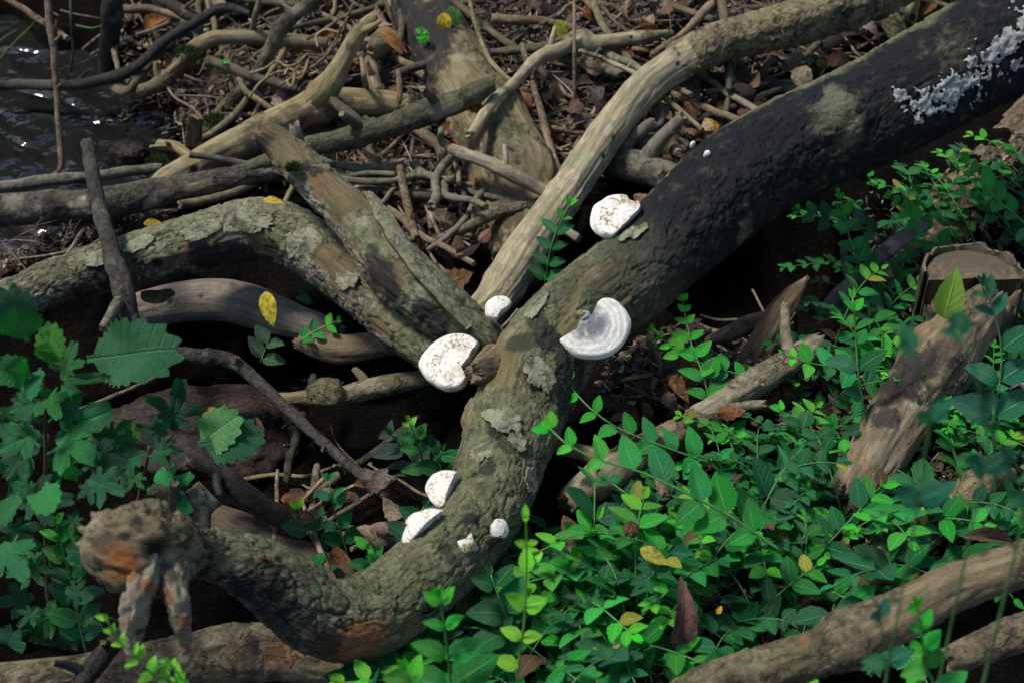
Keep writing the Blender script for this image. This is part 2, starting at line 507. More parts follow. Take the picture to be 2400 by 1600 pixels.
def tube_log(pts, mat, seed=0, res=0.003, bark=0.6, flake=1.0, lump=0.10, ridge=0.05, ends=('broken', 'broken'), jag=0.8,
             blobs=(), topmoss=0.0, under_dark=0.0, flat=1.0, raw=False, bark_fn=None, side_dark=None, crag=0.0, wander=0.0, knotty=0.0, name='log', peel=0.0016):
    C = pts if raw else to3d(pts)
    X, s = resample(C, res)
    R = X[:, 3]; X = X[:, :3]
    if wander:
        qq = np.stack([s / (7 * R.mean()), 0 * s, 0 * s + seed * 1.7], -1)
        off = np.stack([fbm(qq + k * 9.1, 3, seed + 200 + k) - .5 for k in range(3)], -1)
        X = X + off * (wander * R)[:, None]
    kr = np.random.default_rng(seed + 300)
    swell = np.ones(len(X))
    for _ in range(int(s[-1] / .11 * knotty)):
        s0 = kr.uniform(0, s[-1]); swell += kr.uniform(.06, .22) * np.exp(-((s - s0) / (R.mean() * kr.uniform(.5, 1.1))) ** 2)
    R = R * swell
    T, U, W = frames(X)
    nth = int(np.clip(2 * math.pi * R.max() / res, 8, 320))
    th = np.linspace(0, 2 * math.pi, nth, endpoint=False)
    c, sn = np.cos(th), np.sin(th)
    D = U[:, None, :] * c[None, :, None] + W[:, None, :] * sn[None, :, None]
    Rm = R.mean()
    q = np.stack([np.repeat(s[:, None], nth, 1), R[:, None] * c[None], R[:, None] * sn[None]], -1) + seed * 3.7
    k = 1 / Rm
    lum = (fbm(q * k * [0.35, 0.8, 0.8], 3, seed) - 0.5) * 2 * lump
    rid = (fbm(q * k * [0.25, 3.0, 3.0], 3, seed + 3) - 0.5) * 2 * ridge
    # flaking bark
    wq = q + 0.012 * (np.stack([vnoise(q * 50, seed + 61), vnoise(q * 50, seed + 62), vnoise(q * 50, seed + 63)], -1) - 0.5)
    pat = fbm(wq * [14, 22, 22], 4, seed + 7)
    bk = bark if bark_fn is None else bark_fn(s[:, None] / s[-1], th[None])
    if crag:
        c1 = np.abs(fbm(q * k * [1.3, 1.6, 1.6], 4, seed + 5) - .5) * 2
        lum = lum + crag * (0.35 - 1.6 * (0.35 - np.minimum(c1, .35))) + crag * .8 * (fbm(q * k * [4, 5, 5], 3, seed + 6) - .5)
    V0 = X[:, None, :] + D * (R[:, None] * (1 + lum + rid))[..., None]
    ma = np.zeros((*V0.shape[:2], 4)); mb = np.zeros_like(ma); ma[..., 3] = mb[..., 3] = 1
    up = D[..., 2]
    # blobs: marks set on the surface where the photograph shows them
    front = np.einsum('ijk,ijk->ij', D, CAM - V0) > 0
    pix = project(V0)
    bump = np.zeros(V0.shape[:2])
    bark_bias = np.zeros(V0.shape[:2])
    chan = {'moss': (ma, 1), 'dark': (ma, 2), 'pale': (mb, 0), 'orange': (mb, 1), 'lichen': (mb, 2)}
    nz = 1.7 * (fbm(q * 48, 5, seed + 21, .68) - 0.5)
    for bl in blobs:
        bx, by, br, ch = bl[:4]; amt = bl[4] if len(bl) > 4 else 1.0
        dd = np.hypot(pix[..., 0] - bx, pix[..., 1] - by) + np.where(front, 0, 1e6)
        i, j = np.unravel_index(np.argmin(dd), dd.shape)
        rr = br * depth_of(V0[i, j]) / FPX
        e = np.linalg.norm(V0 - V0[i, j], axis=-1) / rr + 1.1 * nz
        f = 1 - sstep(0.75, 1.05, e)
        if ch in chan:
            a, kk = chan[ch]; a[..., kk] = np.maximum(a[..., kk], amt * f)
        elif ch == 'bare': bark_bias -= 0.6 * (1 - sstep(0.8, 1.2, e)) * amt
        elif ch == 'bark': bark_bias += 0.6 * (1 - sstep(0.8, 1.2, e)) * amt
        elif ch == 'bump': bump += amt * rr * np.exp(-2.2 * (np.linalg.norm(V0 - V0[i, j], axis=-1) / rr) ** 2)
        elif ch == 'hole':
            h = 1 - sstep(0.3, 1.0, np.linalg.norm(V0 - V0[i, j], axis=-1) / rr)
            bump -= amt * rr * h; ma[..., 2] = np.maximum(ma[..., 2], h)
    thr = 0.5 - (np.asarray(bk) - 0.5) * 0.55
    bm = sstep(-0.012, 0.012, pat + bark_bias - thr)
    F1, F2, cid = worley(wq * [120, 190, 190], seed + 31)
    crack = 1 - sstep(0.02, 0.22, F2 - F1)
    wq2 = q + 0.03 * (np.stack([fbm(q * 45, 3, seed + 64), fbm(q * 45, 3, seed + 65), fbm(q * 45, 3, seed + 66)], -1) - 0.5)
    big1, big2, bcid = worley(wq2 * [20, 48, 48], seed + 41)
    bcrack = 1 - sstep(0.015, 0.07, big2 - big1)
    sc = min(1.0, Rm / 0.035)
    d = bm * sc * (peel + flake * (0.0013 * (cid - 0.5) + 0.0014 * (bcid - 0.5) - 0.0006 * crack - 0.0022 * bcrack + 0.0030 * (fbm(q * [120, 170, 170], 3, seed + 57, .65) - .5)))
    grain = fbm(q * [14, 260, 260], 3, seed + 51) - 0.5
    d += (1 - bm) * sc * (0.0045 * grain + 0.004 * (fbm(q * [10, 60, 60], 3, seed + 55) - 0.5))
    V = V0 + D * (d + bump)[..., None]
    ma[..., 0] = bm * (1 - 0.25 * crack)
    if Rm > .012: ma[..., 2] = np.maximum(ma[..., 2], .75 * bcrack * bm * sstep(.42, .55, fbm(q * 20, 2, seed + 99)))
    if topmoss:
        ma[..., 1] = np.maximum(ma[..., 1], topmoss * sstep(0.15, 0.8, up + 1.2 * (fbm(q * 22, 3, seed + 71) - 0.5)))
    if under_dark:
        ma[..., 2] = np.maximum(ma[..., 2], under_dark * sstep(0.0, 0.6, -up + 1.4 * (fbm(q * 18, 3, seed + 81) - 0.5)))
    if side_dark:  # stain plus shading, both painted dark on the side facing sdir
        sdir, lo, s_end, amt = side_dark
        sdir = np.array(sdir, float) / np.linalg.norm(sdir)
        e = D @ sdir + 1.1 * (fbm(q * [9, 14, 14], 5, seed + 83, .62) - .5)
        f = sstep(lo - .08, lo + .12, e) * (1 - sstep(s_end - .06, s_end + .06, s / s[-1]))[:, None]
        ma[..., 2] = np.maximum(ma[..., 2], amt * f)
    for bl in blobs:
        if bl[3] == 'undark':
            dd = np.hypot(pix[..., 0] - bl[0], pix[..., 1] - bl[1]) + np.where(front, 0, 1e6)
            i, j = np.unravel_index(np.argmin(dd), dd.shape)
            e = np.linalg.norm(V0 - V0[i, j], axis=-1) / (bl[2] * depth_of(V0[i, j]) / FPX) + 1.2 * nz
            ma[..., 2] *= 1 - bl[4] * (1 - sstep(.5, 1.15, e))
    # closed ends
    rings, rma, rmb, rq = [V], [ma], [mb], [q]
    def cap(idx, sign, kind):
        base = V[idx]; ctr = X[idx]
        out = []
        j = fbm(np.stack([c * 2.2, sn * 2.2, np.full(nth, seed + sign * 3.0)], -1), 4, seed + 91) - 0.5
        j2 = fbm(np.stack([c * 7, sn * 7, np.full(nth, seed + sign * 5.0)], -1), 3, seed + 92) - 0.5
        jj = (j * 2.2 + j2 * 1.3) * R[idx] * jag if kind == 'broken' else j2 * R[idx] * 0.06
        for f, kk in ((0.98, 1.0), (0.72, 0.75), (0.4, 0.5), (0.12, 0.4)):
            nz2 = (fbm(np.stack([c * 5 * f, sn * 5 * f, np.full(nth, 7.0 + f)], -1), 3, seed + 95) - 0.5) * R[idx] * (0.7 if kind == 'broken' else 0.05)
            pr = ctr + (base - ctr) * f + T[idx] * sign * (jj * kk + 0.03 * R[idx] + (nz2 if f < .9 else 0))[:, None]
            out.append(pr)
        return out
    def capattr(n, kind, idx):
        a = np.zeros((n, nth, 4)); a[..., 3] = 1
        b = a.copy()
        b[..., 0] = 0.5 if kind == 'cut' else 0.25
        a[..., 2] = ma[idx, :, 2] * 0.5
        return a, b
    pre, post = [], []
    if ends[0]: pre = cap(0, -1, ends[0])[::-1]
    if ends[1]: post = cap(-1, 1, ends[1])
    Vs = np.concatenate(([np.array(pre)] if pre else []) + [V] + ([np.array(post)] if post else []), 0)
    A = []; B = []; Q = []
    if pre:
        a, b = capattr(4, ends[0], 0); A.append(a); B.append(b); Q.append((np.array(pre) - X[0]) + q[0].mean(0))
    A.append(ma); B.append(mb); Q.append(q)
    if post:
        a, b = capattr(4, ends[1], -1); A.append(a); B.append(b); Q.append((np.array(post) - X[-1]) + q[-1].mean(0))
    A = np.concatenate(A); B = np.concatenate(B); Q = np.concatenate(Q)
    F = grid_faces(len(Vs), nth, True)[:, ::-1]
    org = np.array([X[:, 0].mean(), X[:, 1].mean(), Vs[..., 2].min()])
    if flat != 1.0:
        Vs = Vs.copy(); zc = np.interp(np.arange(len(Vs)), np.linspace(0, len(Vs) - 1, len(X)), X[:, 2])[:, None]
        Vs[..., 2] = zc + (Vs[..., 2] - zc) * flat
    me = mesh_from(name, (Vs - org), F, M[mat] if isinstance(mat, str) else mat)
    vattr(me, "ma", A.reshape(-1, 4), 'FLOAT_COLOR')
    vattr(me, "mb", B.reshape(-1, 4), 'FLOAT_COLOR')
    vattr(me, "grain", Q.reshape(-1, 3), 'FLOAT_VECTOR')
    return me, org, dict(V=V, D=D, q=q, X=X, R=R, up=up, pix=pix, front=front)

def wood_thing(name, label, cat, pts, mat, parts=(), group=None, **kw):
    """one log, branch or stick; parts = [(part name, pts, mat, kwargs)] grow from it"""
    body = {'log': 'trunk'}.get(cat, 'stem')
    small = cat in ('stick', 'branch', 'root')
    if small:
        kw.setdefault('wander', .8 if cat != 'root' else .3); kw.setdefault('knotty', 1.0); kw.setdefault('lump', .13)
    elif label[:4] != 'long' and 'curved' not in label:
        kw.setdefault('wander', .25); kw.setdefault('knotty', .4)
    me, org, info = tube_log(pts, mat, name=body, **kw)
    parts = list(parts)
    rs = random.Random(kw.get('seed', 0) + 77)
    ns = 0
    if cat in ('stick', 'branch'):
        X, R, D = info['X'], info['R'], info['D']
        ns = rs.randrange(1, 4) if R.mean() > .0035 else 0
        for _ in range(ns):
            i = int(len(X) * rs.uniform(.12, .88)); j = rs.randrange(D.shape[1])
            if D[i, j, 2] < -.2: j = (j + D.shape[1] // 2) % D.shape[1]
            t = X[min(i + 1, len(X) - 1)] - X[i - 1]; t = t / (np.linalg.norm(t) + 1e-9)
            d = D[i, j] + t * rs.choice((-.6, .6)); d /= np.linalg.norm(d)
            r0 = R[i] * rs.uniform(.32, .5); L = R[i] * rs.uniform(1.6, 3.6)
            raw = np.array([[*(X[i] + D[i, j] * R[i] * .5), r0 * 1.25], [*(X[i] + D[i, j] * R[i] + d * L * .3), r0], [*(X[i] + D[i, j] * R[i] + d * L * .7), r0 * .85], [*(X[i] + D[i, j] * R[i] + d * L), r0 * .7]])
            parts.append(('twig_stub', raw, mat, dict(raw=True, seed=rs.randrange(9999), res=max(.0018, r0 * .45), bark=kw.get('bark', .6), jag=1.0)))
    if parts:
        root = empty(name, org); tag(root, label, cat, group)
        obj(body if cat != 'branch' else 'limb', me, root)
        info['parts'] = []
        for pn, pp, pm, pk in parts:
            m2, o2, i2 = tube_log(pp, pm, name=pn, **pk)
            info['parts'].append(i2)
            obj(pn, m2, root, Vector(o2 - org))
    else:
        root = obj(name, me, None, org); tag(root, label, cat, group)
    LOGS[label] = (root, org, info)
    return root, org, info

def bark_plate(root, org, info, px, py, rx, ry, ang, seed, lift=0.0022, thick=0.003, mat='mossy', curl=0.12, name='bark_plate'):
    """a loose plate of bark lying on the log surface where the pixel meets it"""
    V, D, pix, front = info['V'], info['D'], info['pix'], info['front']
    dd = np.hypot(pix[..., 0] - px, pix[..., 1] - py) + np.where(front, 0, 1e6)
    i, j = np.unravel_index(np.argmin(dd), dd.shape)
    c0, n0 = V[i, j], D[i, j]
    t = info['X'][min(i + 1, len(info['X']) - 1)] - info['X'][max(i - 1, 0)]
    t /= np.linalg.norm(t); b = np.cross(n0, t)
    sc = depth_of(c0) / FPX
    axis = info['X'][i]
    Rr = np.linalg.norm(c0 - axis)
    nr, na = 7, 90
    a = np.linspace(0, 2 * math.pi, na, endpoint=False)
    edge = 0.70 + 1.1 * (fbm(np.stack([np.cos(a) * 1.7, np.sin(a) * 1.7, np.full(na, seed)], -1), 5, seed, .75) - .45)
    verts = []; A = []; Q = []
    for side in (1, 0):
        for r in np.linspace(0.04, 1, nr) if side else np.linspace(1, 0.04, nr):
            e = edge * r
            u0 = np.cos(a) * e * rx * sc; v0 = np.sin(a) * e * ry * sc
            u = u0 * math.cos(ang) - v0 * math.sin(ang); v = u0 * math.sin(ang) + v0 * math.cos(ang)
            phi = v / Rr
            nn = n0[None] * np.cos(phi)[:, None] + b[None] * np.sin(phi)[:, None]
            wob = 0.0034 * (fbm(np.stack([u * 60, v * 60, np.full(na, seed)], -1), 3, seed + 2) - 0.5)
            h = Rr + lift + curl * 0.012 * r ** 3 + wob - (0 if side else thick * (1.15 - 0.5 * r))
            verts.append(axis + nn * h[:, None] + t * u[:, None])
            Q.append(np.stack([u, v, np.full(na, seed * 2.0)], -1)); A.append(np.full(na, 1.0 if side else 0.2))
    Vv = np.array(verts); n = len(Vv)
    me = mesh_from(name, Vv - org, grid_faces(n, na, True)[:, ::-1], M[mat])
    aa = np.zeros((n * na, 4)); aa[:, 0] = np.array(A).ravel(); aa[:, 1] = 0.25; aa[:, 3] = 1
    bb = np.zeros((n * na, 4)); bb[:, 3] = 1; bb[:, 2] = .55 * np.array(A).ravel()
    vattr(me, "ma", aa, 'FLOAT_COLOR'); vattr(me, "mb", bb, 'FLOAT_COLOR'); vattr(me, "grain", np.array(Q).reshape(-1, 3), 'FLOAT_VECTOR')
    return obj(name, me, root)

def gz(px, py, off=0.0):
    p = P(px, py, 0)
    for _ in range(3):
        z = float(ground(p[0], p[1])); p = P(px, py, z)
    return z + off

def on_ground(pts):
    return [(a, b, gz(a, b, c + .012), r) for a, b, c, r in pts]

# --- the main fallen log
main_pts = [(2600, -55, .33, 130), (2450, 38, .31, 130), (2300, 122, .285, 127), (2173, 192, .262, 125), (2000, 283, .235, 121), (1830, 360, .21, 120), (1707, 440, .19, 121),
            (1592, 545, .17, 117), (1480, 648, .152, 106), (1362, 742, .135, 106), (1266, 848, .12, 112), (1215, 960, .11, 108), (1178, 1070, .10, 101),
            (1130, 1190, .095, 95), (1050, 1300, .09, 92), (945, 1390, .085, 95), (850, 1448, .09, 94), (755, 1445, .11, 90), (680, 1390, .14, 86),
            (605, 1338, .17, 78), (540, 1308, .19, 62), (480, 1292, .205, 52)]
main_blobs = [(1700, 560, 60, 'dark', 1), (1290, 800, 45, 'dark', .9), (1260, 760, 30, 'dark', .7), (1340, 870, 70, 'dark', .85), (1330, 950, 50, 'dark', .8), (1170, 1000, 38, 'dark', .8), (1190, 1050, 30, 'dark', .5),
              (1140, 1100, 22, 'dark', .8), (1110, 1110, 18, 'dark', .7), (1100, 1215, 20, 'dark', .9), (1150, 1090, 16, 'dark', .8), (1090, 1190, 14, 'dark', .6), (1045, 1285, 18, 'dark', .7), (1060, 1310, 20, 'dark', .6),
              (1985, 255, 60, 'bump', .30), (1955, 300, 40, 'bump', .32), (1920, 250, 34, 'bump', .2), (2010, 300, 26, 'bump', .3), (1955, 265, 75, 'undark', .5), (1990, 320, 40, 'undark', .5), (1745, 545, 30, 'undark', .7), (2250, 110, 60, 'undark', .3), (1940, 240, 50, 'lichen', .35), (1990, 275, 20, 'hole', .3), (1985, 320, 24, 'bump', .35), (1900, 290, 30, 'lichen', .25),
              (1400, 650, 28, 'bare', 1), (1430, 640, 26, 'bare', 1), (1400, 640, 14, 'pale', .5), (1470, 640, 60, 'dark', .6), (1400, 700, 50, 'dark', .55), (1320, 680, 40, 'dark', .5), (1185, 800, 44, 'bare', 1.2), (1150, 870, 50, 'bare', 1.2), (1180, 760, 30, 'bare', 1.2), (1230, 800, 40, 'dark', .7), (1240, 860, 40, 'dark', .5), (1160, 840, 22, 'orange', .5), (1150, 880, 22, 'orange', .8), (1195, 780, 22, 'pale', .6),
              (1170, 775, 20, 'pale', .7), (1100, 900, 40, 'bare', 1), (1120, 780, 26, 'bare', 1), (1290, 720, 30, 'moss', .9), (1300, 700, 20, 'lichen', .3), (1240, 1010, 60, 'moss', .6), (1150, 1040, 60, 'moss', .5),
              (1100, 1120, 60, 'moss', .5), (1180, 1100, 50, 'moss', .5), (1560, 470, 90, 'moss', .8), (1480, 560, 50, 'moss', .6), (1640, 400, 90, 'moss', .8), (1760, 330, 70, 'moss', .7), (1900, 230, 60, 'moss', .5), (2080, 120, 60, 'moss', .5),
              (1090, 960, 50, 'bump', .25), (1075, 985, 30, 'bump', .4), (1080, 985, 30, 'bare', 1), (1340, 950, 40, 'bump', .2), (1380, 690, 26, 'bump', .2), (1610, 540, 16, 'bump', .4), (1740, 545, 22, 'bump', .35), (1745, 540, 14, 'hole', .3),
              (820, 1505, 60, 'orange', .8), (880, 1500, 50, 'orange', .7), (780, 1515, 50, 'orange', .6), (960, 1475, 34, 'orange', .45), (620, 1330, 34, 'orange', .45), (600, 1370, 50, 'dark', .9), (560, 1380, 46, 'dark', .9), (680, 1460, 60, 'dark', .7), (740, 1500, 60, 'dark', .7), (640, 1410, 50, 'dark', .7)]
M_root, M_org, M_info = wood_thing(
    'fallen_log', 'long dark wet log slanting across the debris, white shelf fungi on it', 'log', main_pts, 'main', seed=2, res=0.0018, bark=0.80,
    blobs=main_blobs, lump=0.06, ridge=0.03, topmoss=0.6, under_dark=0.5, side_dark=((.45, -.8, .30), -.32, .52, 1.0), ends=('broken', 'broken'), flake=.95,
    parts=[('rotten_knob', [(545, 1322, .185, 58), (500, 1302, .20, 54), (440, 1288, .22, 64), (385, 1290, .235, 92), (315, 1278, .25, 100), (262, 1262, .258, 86), (222, 1240, .262, 52)], 'brown',
            dict(seed=12, res=.002, bark=.72, lump=.26, ridge=.05, crag=.22, jag=.45, flake=2.2, blobs=[(275, 1330, 44, 'orange', 1), (345, 1375, 30, 'orange', 1), (400, 1360, 40, 'dark', .9), (375, 1290, 40, 'hole', .55), (430, 1330, 30, 'hole', .4), (255, 1300, 34, 'orange', .8), (480, 1340, 40, 'dark', .9), (530, 1350, 40, 'dark', .9),  # dark blobs at the neck paint in the shade of an open cavity
                  (240, 1275, 34, 'dark', .5), (300, 1215, 40, 'bump', .35), (370, 1225, 30, 'bump', .4), (235, 1215, 30, 'bump', .4), (420, 1345, 34, 'bump', .3), (380, 1330, 30, 'pale', .5), (330, 1215, 30, 'pale', .35), (225, 1240, 26, 'pale', .5), (300, 1260, 26, 'bare', 1), (400, 1330, 40, 'bare', 1)])),
           ('root_stub', [(345, 1300, .245, 46), (328, 1365, .242, 36), (316, 1430, .225, 28), (310, 1480, .205, 24), (314, 1525, .188, 18)], 'drift', dict(ends=('cut', 'broken'), seed=13, res=.002, bark=.45, lump=.3, ridge=.2, crag=.4, jag=2.2, blobs=[(345, 1375, 24, 'orange', 1), (300, 1345, 30, 'orange', .9), (325, 1480, 14, 'dark', .8)])),
           ('root_stub', [(395, 1300, .24, 42), (410, 1375, .234, 29), (422, 1430, .218, 24), (428, 1470, .204, 20), (436, 1505, .188, 11)], 'drift', dict(ends=('cut', 'broken'), seed=14, res=.002, bark=.45, lump=.3, ridge=.22, crag=.4, jag=2.0, blobs=[(428, 1455, 18, 'orange', .9), (392, 1400, 22, 'orange', .9), (400, 1350, 22, 'dark', .8)])),
           ('branch_stub', [(1175, 850, .13, 46), (1140, 868, .145, 36), (1112, 872, .152, 24)], 'main', dict(seed=15, res=.0018, bark=.45, lump=.28, ridge=.2, jag=.9, blobs=[(1105, 870, 20, 'moss', .8), (1130, 890, 14, 'orange', .5), (1140, 850, 20, 'dark', .6)]))])
for k, a in enumerate([(1262, 880, 60, 46, .3), (1180, 985, 62, 44, 1.2), (1130, 1060, 40, 32, .6), (1235, 1130, 40, 30, .2), (1500, 545, 40, 16, 0), (1470, 560, 36, 14, .2), (1260, 720, 60, 26, .1), (1180, 735, 46, 20, .4), (1210, 1040, 34, 26, .8)]):
    bark_plate(M_root, M_org, M_info, *a, seed=100 + k, mat='main')

def surf(px, py, info=None):
    info = info or M_info
    dd = np.hypot(info['pix'][..., 0] - px, info['pix'][..., 1] - py) + np.where(info['front'], 0, 1e6)
    i, j = np.unravel_index(np.argmin(dd), dd.shape)
    return info['V'][i, j]

# --- forked log at the left, its upright arm overlapping the main log
curved = [(-60, 740, .06, 42), (0, 714, .07, 44), (153, 653, .085, 50), (306, 612, .095, 57), (459, 571, .105, 64), (612, 540, .11, 70), (714, 571, .11, 67), (816, 643, .105, 64), (918, 735, .10, 60), (1030, 830, .09, 54), (1090, 880, .08, 46)]
cb = [(370, 620, 20, 'hole', .3), (300, 620, 40, 'dark', .8), (250, 650, 40, 'dark', .9), (200, 680, 36, 'dark', .9), (480, 610, 46, 'dark', .9), (560, 600, 40, 'dark', .9), (640, 600, 40, 'dark', .85), (420, 640, 40, 'dark', .8), (540, 595, 40, 'bare', 1), (470, 605, 40, 'bare', 1),
      (620, 590, 40, 'bare', 1), (760, 600, 40, 'bare', .9), (800, 640, 40, 'bare', .9), (350, 580, 30, 'pale', .4), (720, 560, 40, 'lichen', .5), (560, 530, 50, 'lichen', .3), (440, 540, 40, 'moss', .5), (640, 540, 60, 'moss', .4), (880, 690, 40, 'moss', .6), (960, 800, 40, 'moss', .8), (920, 760, 40, 'moss', .6)]
arm = [(1135, 815, .10, 58), (1102, 786, .115, 62), (1010, 704, .145, 70), (918, 622, .165, 70), (847, 531, .18, 56), (765, 449, .195, 46), (700, 384, .21, 42), (655, 338, .22, 37), (612, 306, .235, 28)]
ab = [(690, 395, 24, 'moss', 1), (684, 400, 26, 'bump', .5), (686, 408, 13, 'lichen', .8), (735, 400, 20, 'dark', .7), (745, 410, 24, 'orange', .5), (760, 440, 30, 'bare', 1), (720, 390, 20, 'hole', .3), (890, 640, 36, 'dark', .9), (920, 690, 30, 'dark', .9), (900, 660, 50, 'bare', 1), (1000, 730, 34, 'dark', .95), (1030, 760, 34, 'dark', .9), (870, 590, 20, 'dark', .8),
      (960, 750, 60, 'moss', .9), (930, 720, 40, 'moss', .8), (640, 330, 40, 'bare', 1), (670, 360, 40, 'bare', .9), (850, 540, 40, 'moss', .5), (1050, 720, 40, 'moss', .5), (830, 520, 40, 'lichen', .3), (980, 690, 30, 'lichen', .5), (930, 740, 16, 'dark', .9)]
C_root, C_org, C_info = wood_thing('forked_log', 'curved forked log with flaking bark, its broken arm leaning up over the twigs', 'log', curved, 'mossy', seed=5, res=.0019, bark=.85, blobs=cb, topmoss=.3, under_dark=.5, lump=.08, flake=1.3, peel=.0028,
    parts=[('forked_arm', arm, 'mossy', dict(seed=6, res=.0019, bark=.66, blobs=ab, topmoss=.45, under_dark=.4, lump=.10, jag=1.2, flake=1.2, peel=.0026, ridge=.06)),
           ('broken_spur', [(700, 345, .215, 17), (694, 318, .23, 16), (690, 296, .24, 12)], 'grey', dict(seed=8, res=.002, bark=.1, jag=1.6, ridge=.2))])
C_arm = C_info['parts'][0]
for k, a in enumerate([(600, 520, 70, 34, .2), (700, 570, 50, 40, .8), (470, 545, 60, 30, .1), (330, 575, 44, 22, .3), (820, 660, 40, 26, .3), (230, 610, 40, 22, .2)]):
    bark_plate(C_root, C_org, C_info, *a, seed=140 + k, mat='mossy', lift=.002)

# long loose slab of bark lying along the arm
def slab(name, label, cat, pts, wpx, thick, mat, seed, parent=None, porg=None, bow=0.25, group=None, tilt=(0, 0, 1)):
    """a strip of bark or split wood with real thickness; pts = (px, py, z) along its middle, wpx = half widths"""
    C = np.array([[*P(a, b, z), wv * depth_of(P(a, b, z)) / FPX] for (a, b, z), wv in zip(pts, wpx)])
    X, s = resample(C, 0.003); Wd = X[:, 3]; X = X[:, :3]
    T = np.gradient(X, axis=0); T /= np.linalg.norm(T, axis=1)[:, None]
    nrm = np.array(tilt, float); nrm /= np.linalg.norm(nrm)
    S = np.cross(T, nrm); S /= np.linalg.norm(S, axis=1)[:, None]
    Nn = np.cross(S, T)
    cols = np.linspace(-1, 1, 15)
    n = len(X)
    eL = 1 + 0.5 * (fbm(np.stack([s * 60, 0 * s, 0 * s + seed], -1), 3, seed) - .5)
    eR = 1 + 0.5 * (fbm(np.stack([s * 60, 0 * s, 0 * s + seed + 9], -1), 3, seed) - .5)
    endj = (fbm(np.stack([cols * 4, 0 * cols, 0 * cols + seed], -1), 3, seed) - .5) * Wd[0] * 1.4
    endk = (fbm(np.stack([cols * 4, 0 * cols + 5, 0 * cols + seed], -1), 3, seed) - .5) * Wd[-1] * 1.4
    top = []; bot = []; Q = []
    for k, u in enumerate(cols):
        wv = Wd * np.where(u > 0, eR, eL) * u
        along = np.zeros(n); along[:max(2, n // 6)] = endj[k] * np.linspace(1, 0, max(2, n // 6)); along[-max(2, n // 6):] += endk[k] * np.linspace(0, 1, max(2, n // 6))
        base = X + S * wv[:, None] + T * along[:, None] - Nn * (bow * Wd * u * u)[:, None]
        rough = 0.003 * (fbm(np.stack([s * 25, u * Wd * 220, 0 * s + seed], -1), 4, seed + 4) - .5)
        top.append(base + Nn * rough[:, None]); bot.append(base - Nn * (thick * (0.6 + 0.4 * (1 - u * u))))
        Q.append(np.stack([s, u * Wd, 0 * s + seed], -1))
    ring = np.array(top + bot[::-1]).transpose(1, 0, 2); Qr = np.array(Q + Q[::-1]).transpose(1, 0, 2)
    nv = ring.shape[1]
    F = [tuple(f) for f in grid_faces(n, nv, True)]
    F.append(tuple(range(nv))); F.append(tuple((n - 1) * nv + i for i in range(nv))[::-1])
    org = porg if porg is not None else np.array([X[:, 0].mean(), X[:, 1].mean(), ring[..., 2].min()])
    me = mesh_from(name, ring.reshape(-1, 3) - org, F, M[mat])
    aa = np.zeros((n, nv, 4)); aa[..., 3] = 1; aa[:, :15, 0] = 1; aa[:, :15, 1] = .35
    bb = np.zeros((n, nv, 4)); bb[..., 3] = 1
    vattr(me, "ma", aa, 'FLOAT_COLOR'); vattr(me, "mb", bb, 'FLOAT_COLOR'); vattr(me, "grain", Qr, 'FLOAT_VECTOR')
    o = obj(name, me, parent, (0, 0, 0) if parent else org)
    if label: tag(o, label, cat, group)
    return o

slab('bark_slab', None, None, [(866, 448, .206), (912, 518, .207), (960, 590, .200), (1040, 690, .178), (1105, 765, .153)], [12, 22, 22, 18, 10], .007, 'mossy', 31, C_root, C_org, tilt=(.25, -.1, 1))

# --- other logs, branches and sticks, pixel traced; heights from what they lie on
def W(name, label, cat, pts, mat, **kw):
    return wood_thing(name, label, cat, pts, mat, **kw)

W('log', 'pale ochre log beside the stream with a splintered branch rising from it', 'log',
  [(362, 430, .05, 15), (385, 420, .052, 24), (430, 400, .055, 31), (485, 374, .06, 37), (579, 330, .065, 42), (681, 279, .07, 38), (760, 248, .07, 37), (870, 244, .06, 33), (960, 252, .05, 30)], 'ochre', seed=21, bark=.2, res=.003,
  topmoss=.15, blobs=[(400, 410, 40, 'pale', .5), (520, 310, 50, 'pale', .4), (600, 330, 40, 'dark', .6), (700, 270, 40, 'dark', .5), (640, 300, 36, 'dark', .6), (800, 255, 40, 'dark', .6), (500, 370, 40, 'dark', .4), (740, 200, 26, 'lichen', .6), (455, 400, 14, 'hole', .3)], under_dark=.4,
  parts=[('broken_limb', [(745, 225, .09, 34), (775, 195, .12, 30), (805, 140, .15, 22), (832, 90, .175, 19), (855, 60, .19, 17), (880, 35, .20, 10)], 'ochre', dict(seed=22, res=.0028, bark=.15, jag=2.0, topmoss=.25, blobs=[(800, 130, 20, 'pale', .4), (820, 110, 12, 'dark', .6)])),
         ('splinter', [(848, 75, .185, 9), (872, 62, .195, 8), (893, 50, .20, 4)], 'ochre', dict(seed=23, res=.002, bark=.1, jag=2))])
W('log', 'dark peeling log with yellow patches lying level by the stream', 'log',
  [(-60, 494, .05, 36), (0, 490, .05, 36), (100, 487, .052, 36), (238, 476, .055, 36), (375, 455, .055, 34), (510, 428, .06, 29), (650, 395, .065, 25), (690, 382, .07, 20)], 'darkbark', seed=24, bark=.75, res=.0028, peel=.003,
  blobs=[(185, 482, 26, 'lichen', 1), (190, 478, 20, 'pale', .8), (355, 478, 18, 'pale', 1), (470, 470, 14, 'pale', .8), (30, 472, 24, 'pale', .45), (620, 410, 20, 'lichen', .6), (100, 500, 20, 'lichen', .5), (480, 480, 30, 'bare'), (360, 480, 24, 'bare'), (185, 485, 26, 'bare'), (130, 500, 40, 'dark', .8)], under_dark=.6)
W('branch', 'thin grey-brown branch lying just above the dark peeling log', 'branch',
  [(-40, 444, .04, 14), (0, 439, .04, 14), (100, 424, .045, 14), (204, 414, .045, 13), (340, 399, .04, 12), (380, 394, .04, 9)], 'grey', seed=25, bark=.75, res=.003, topmoss=.2)
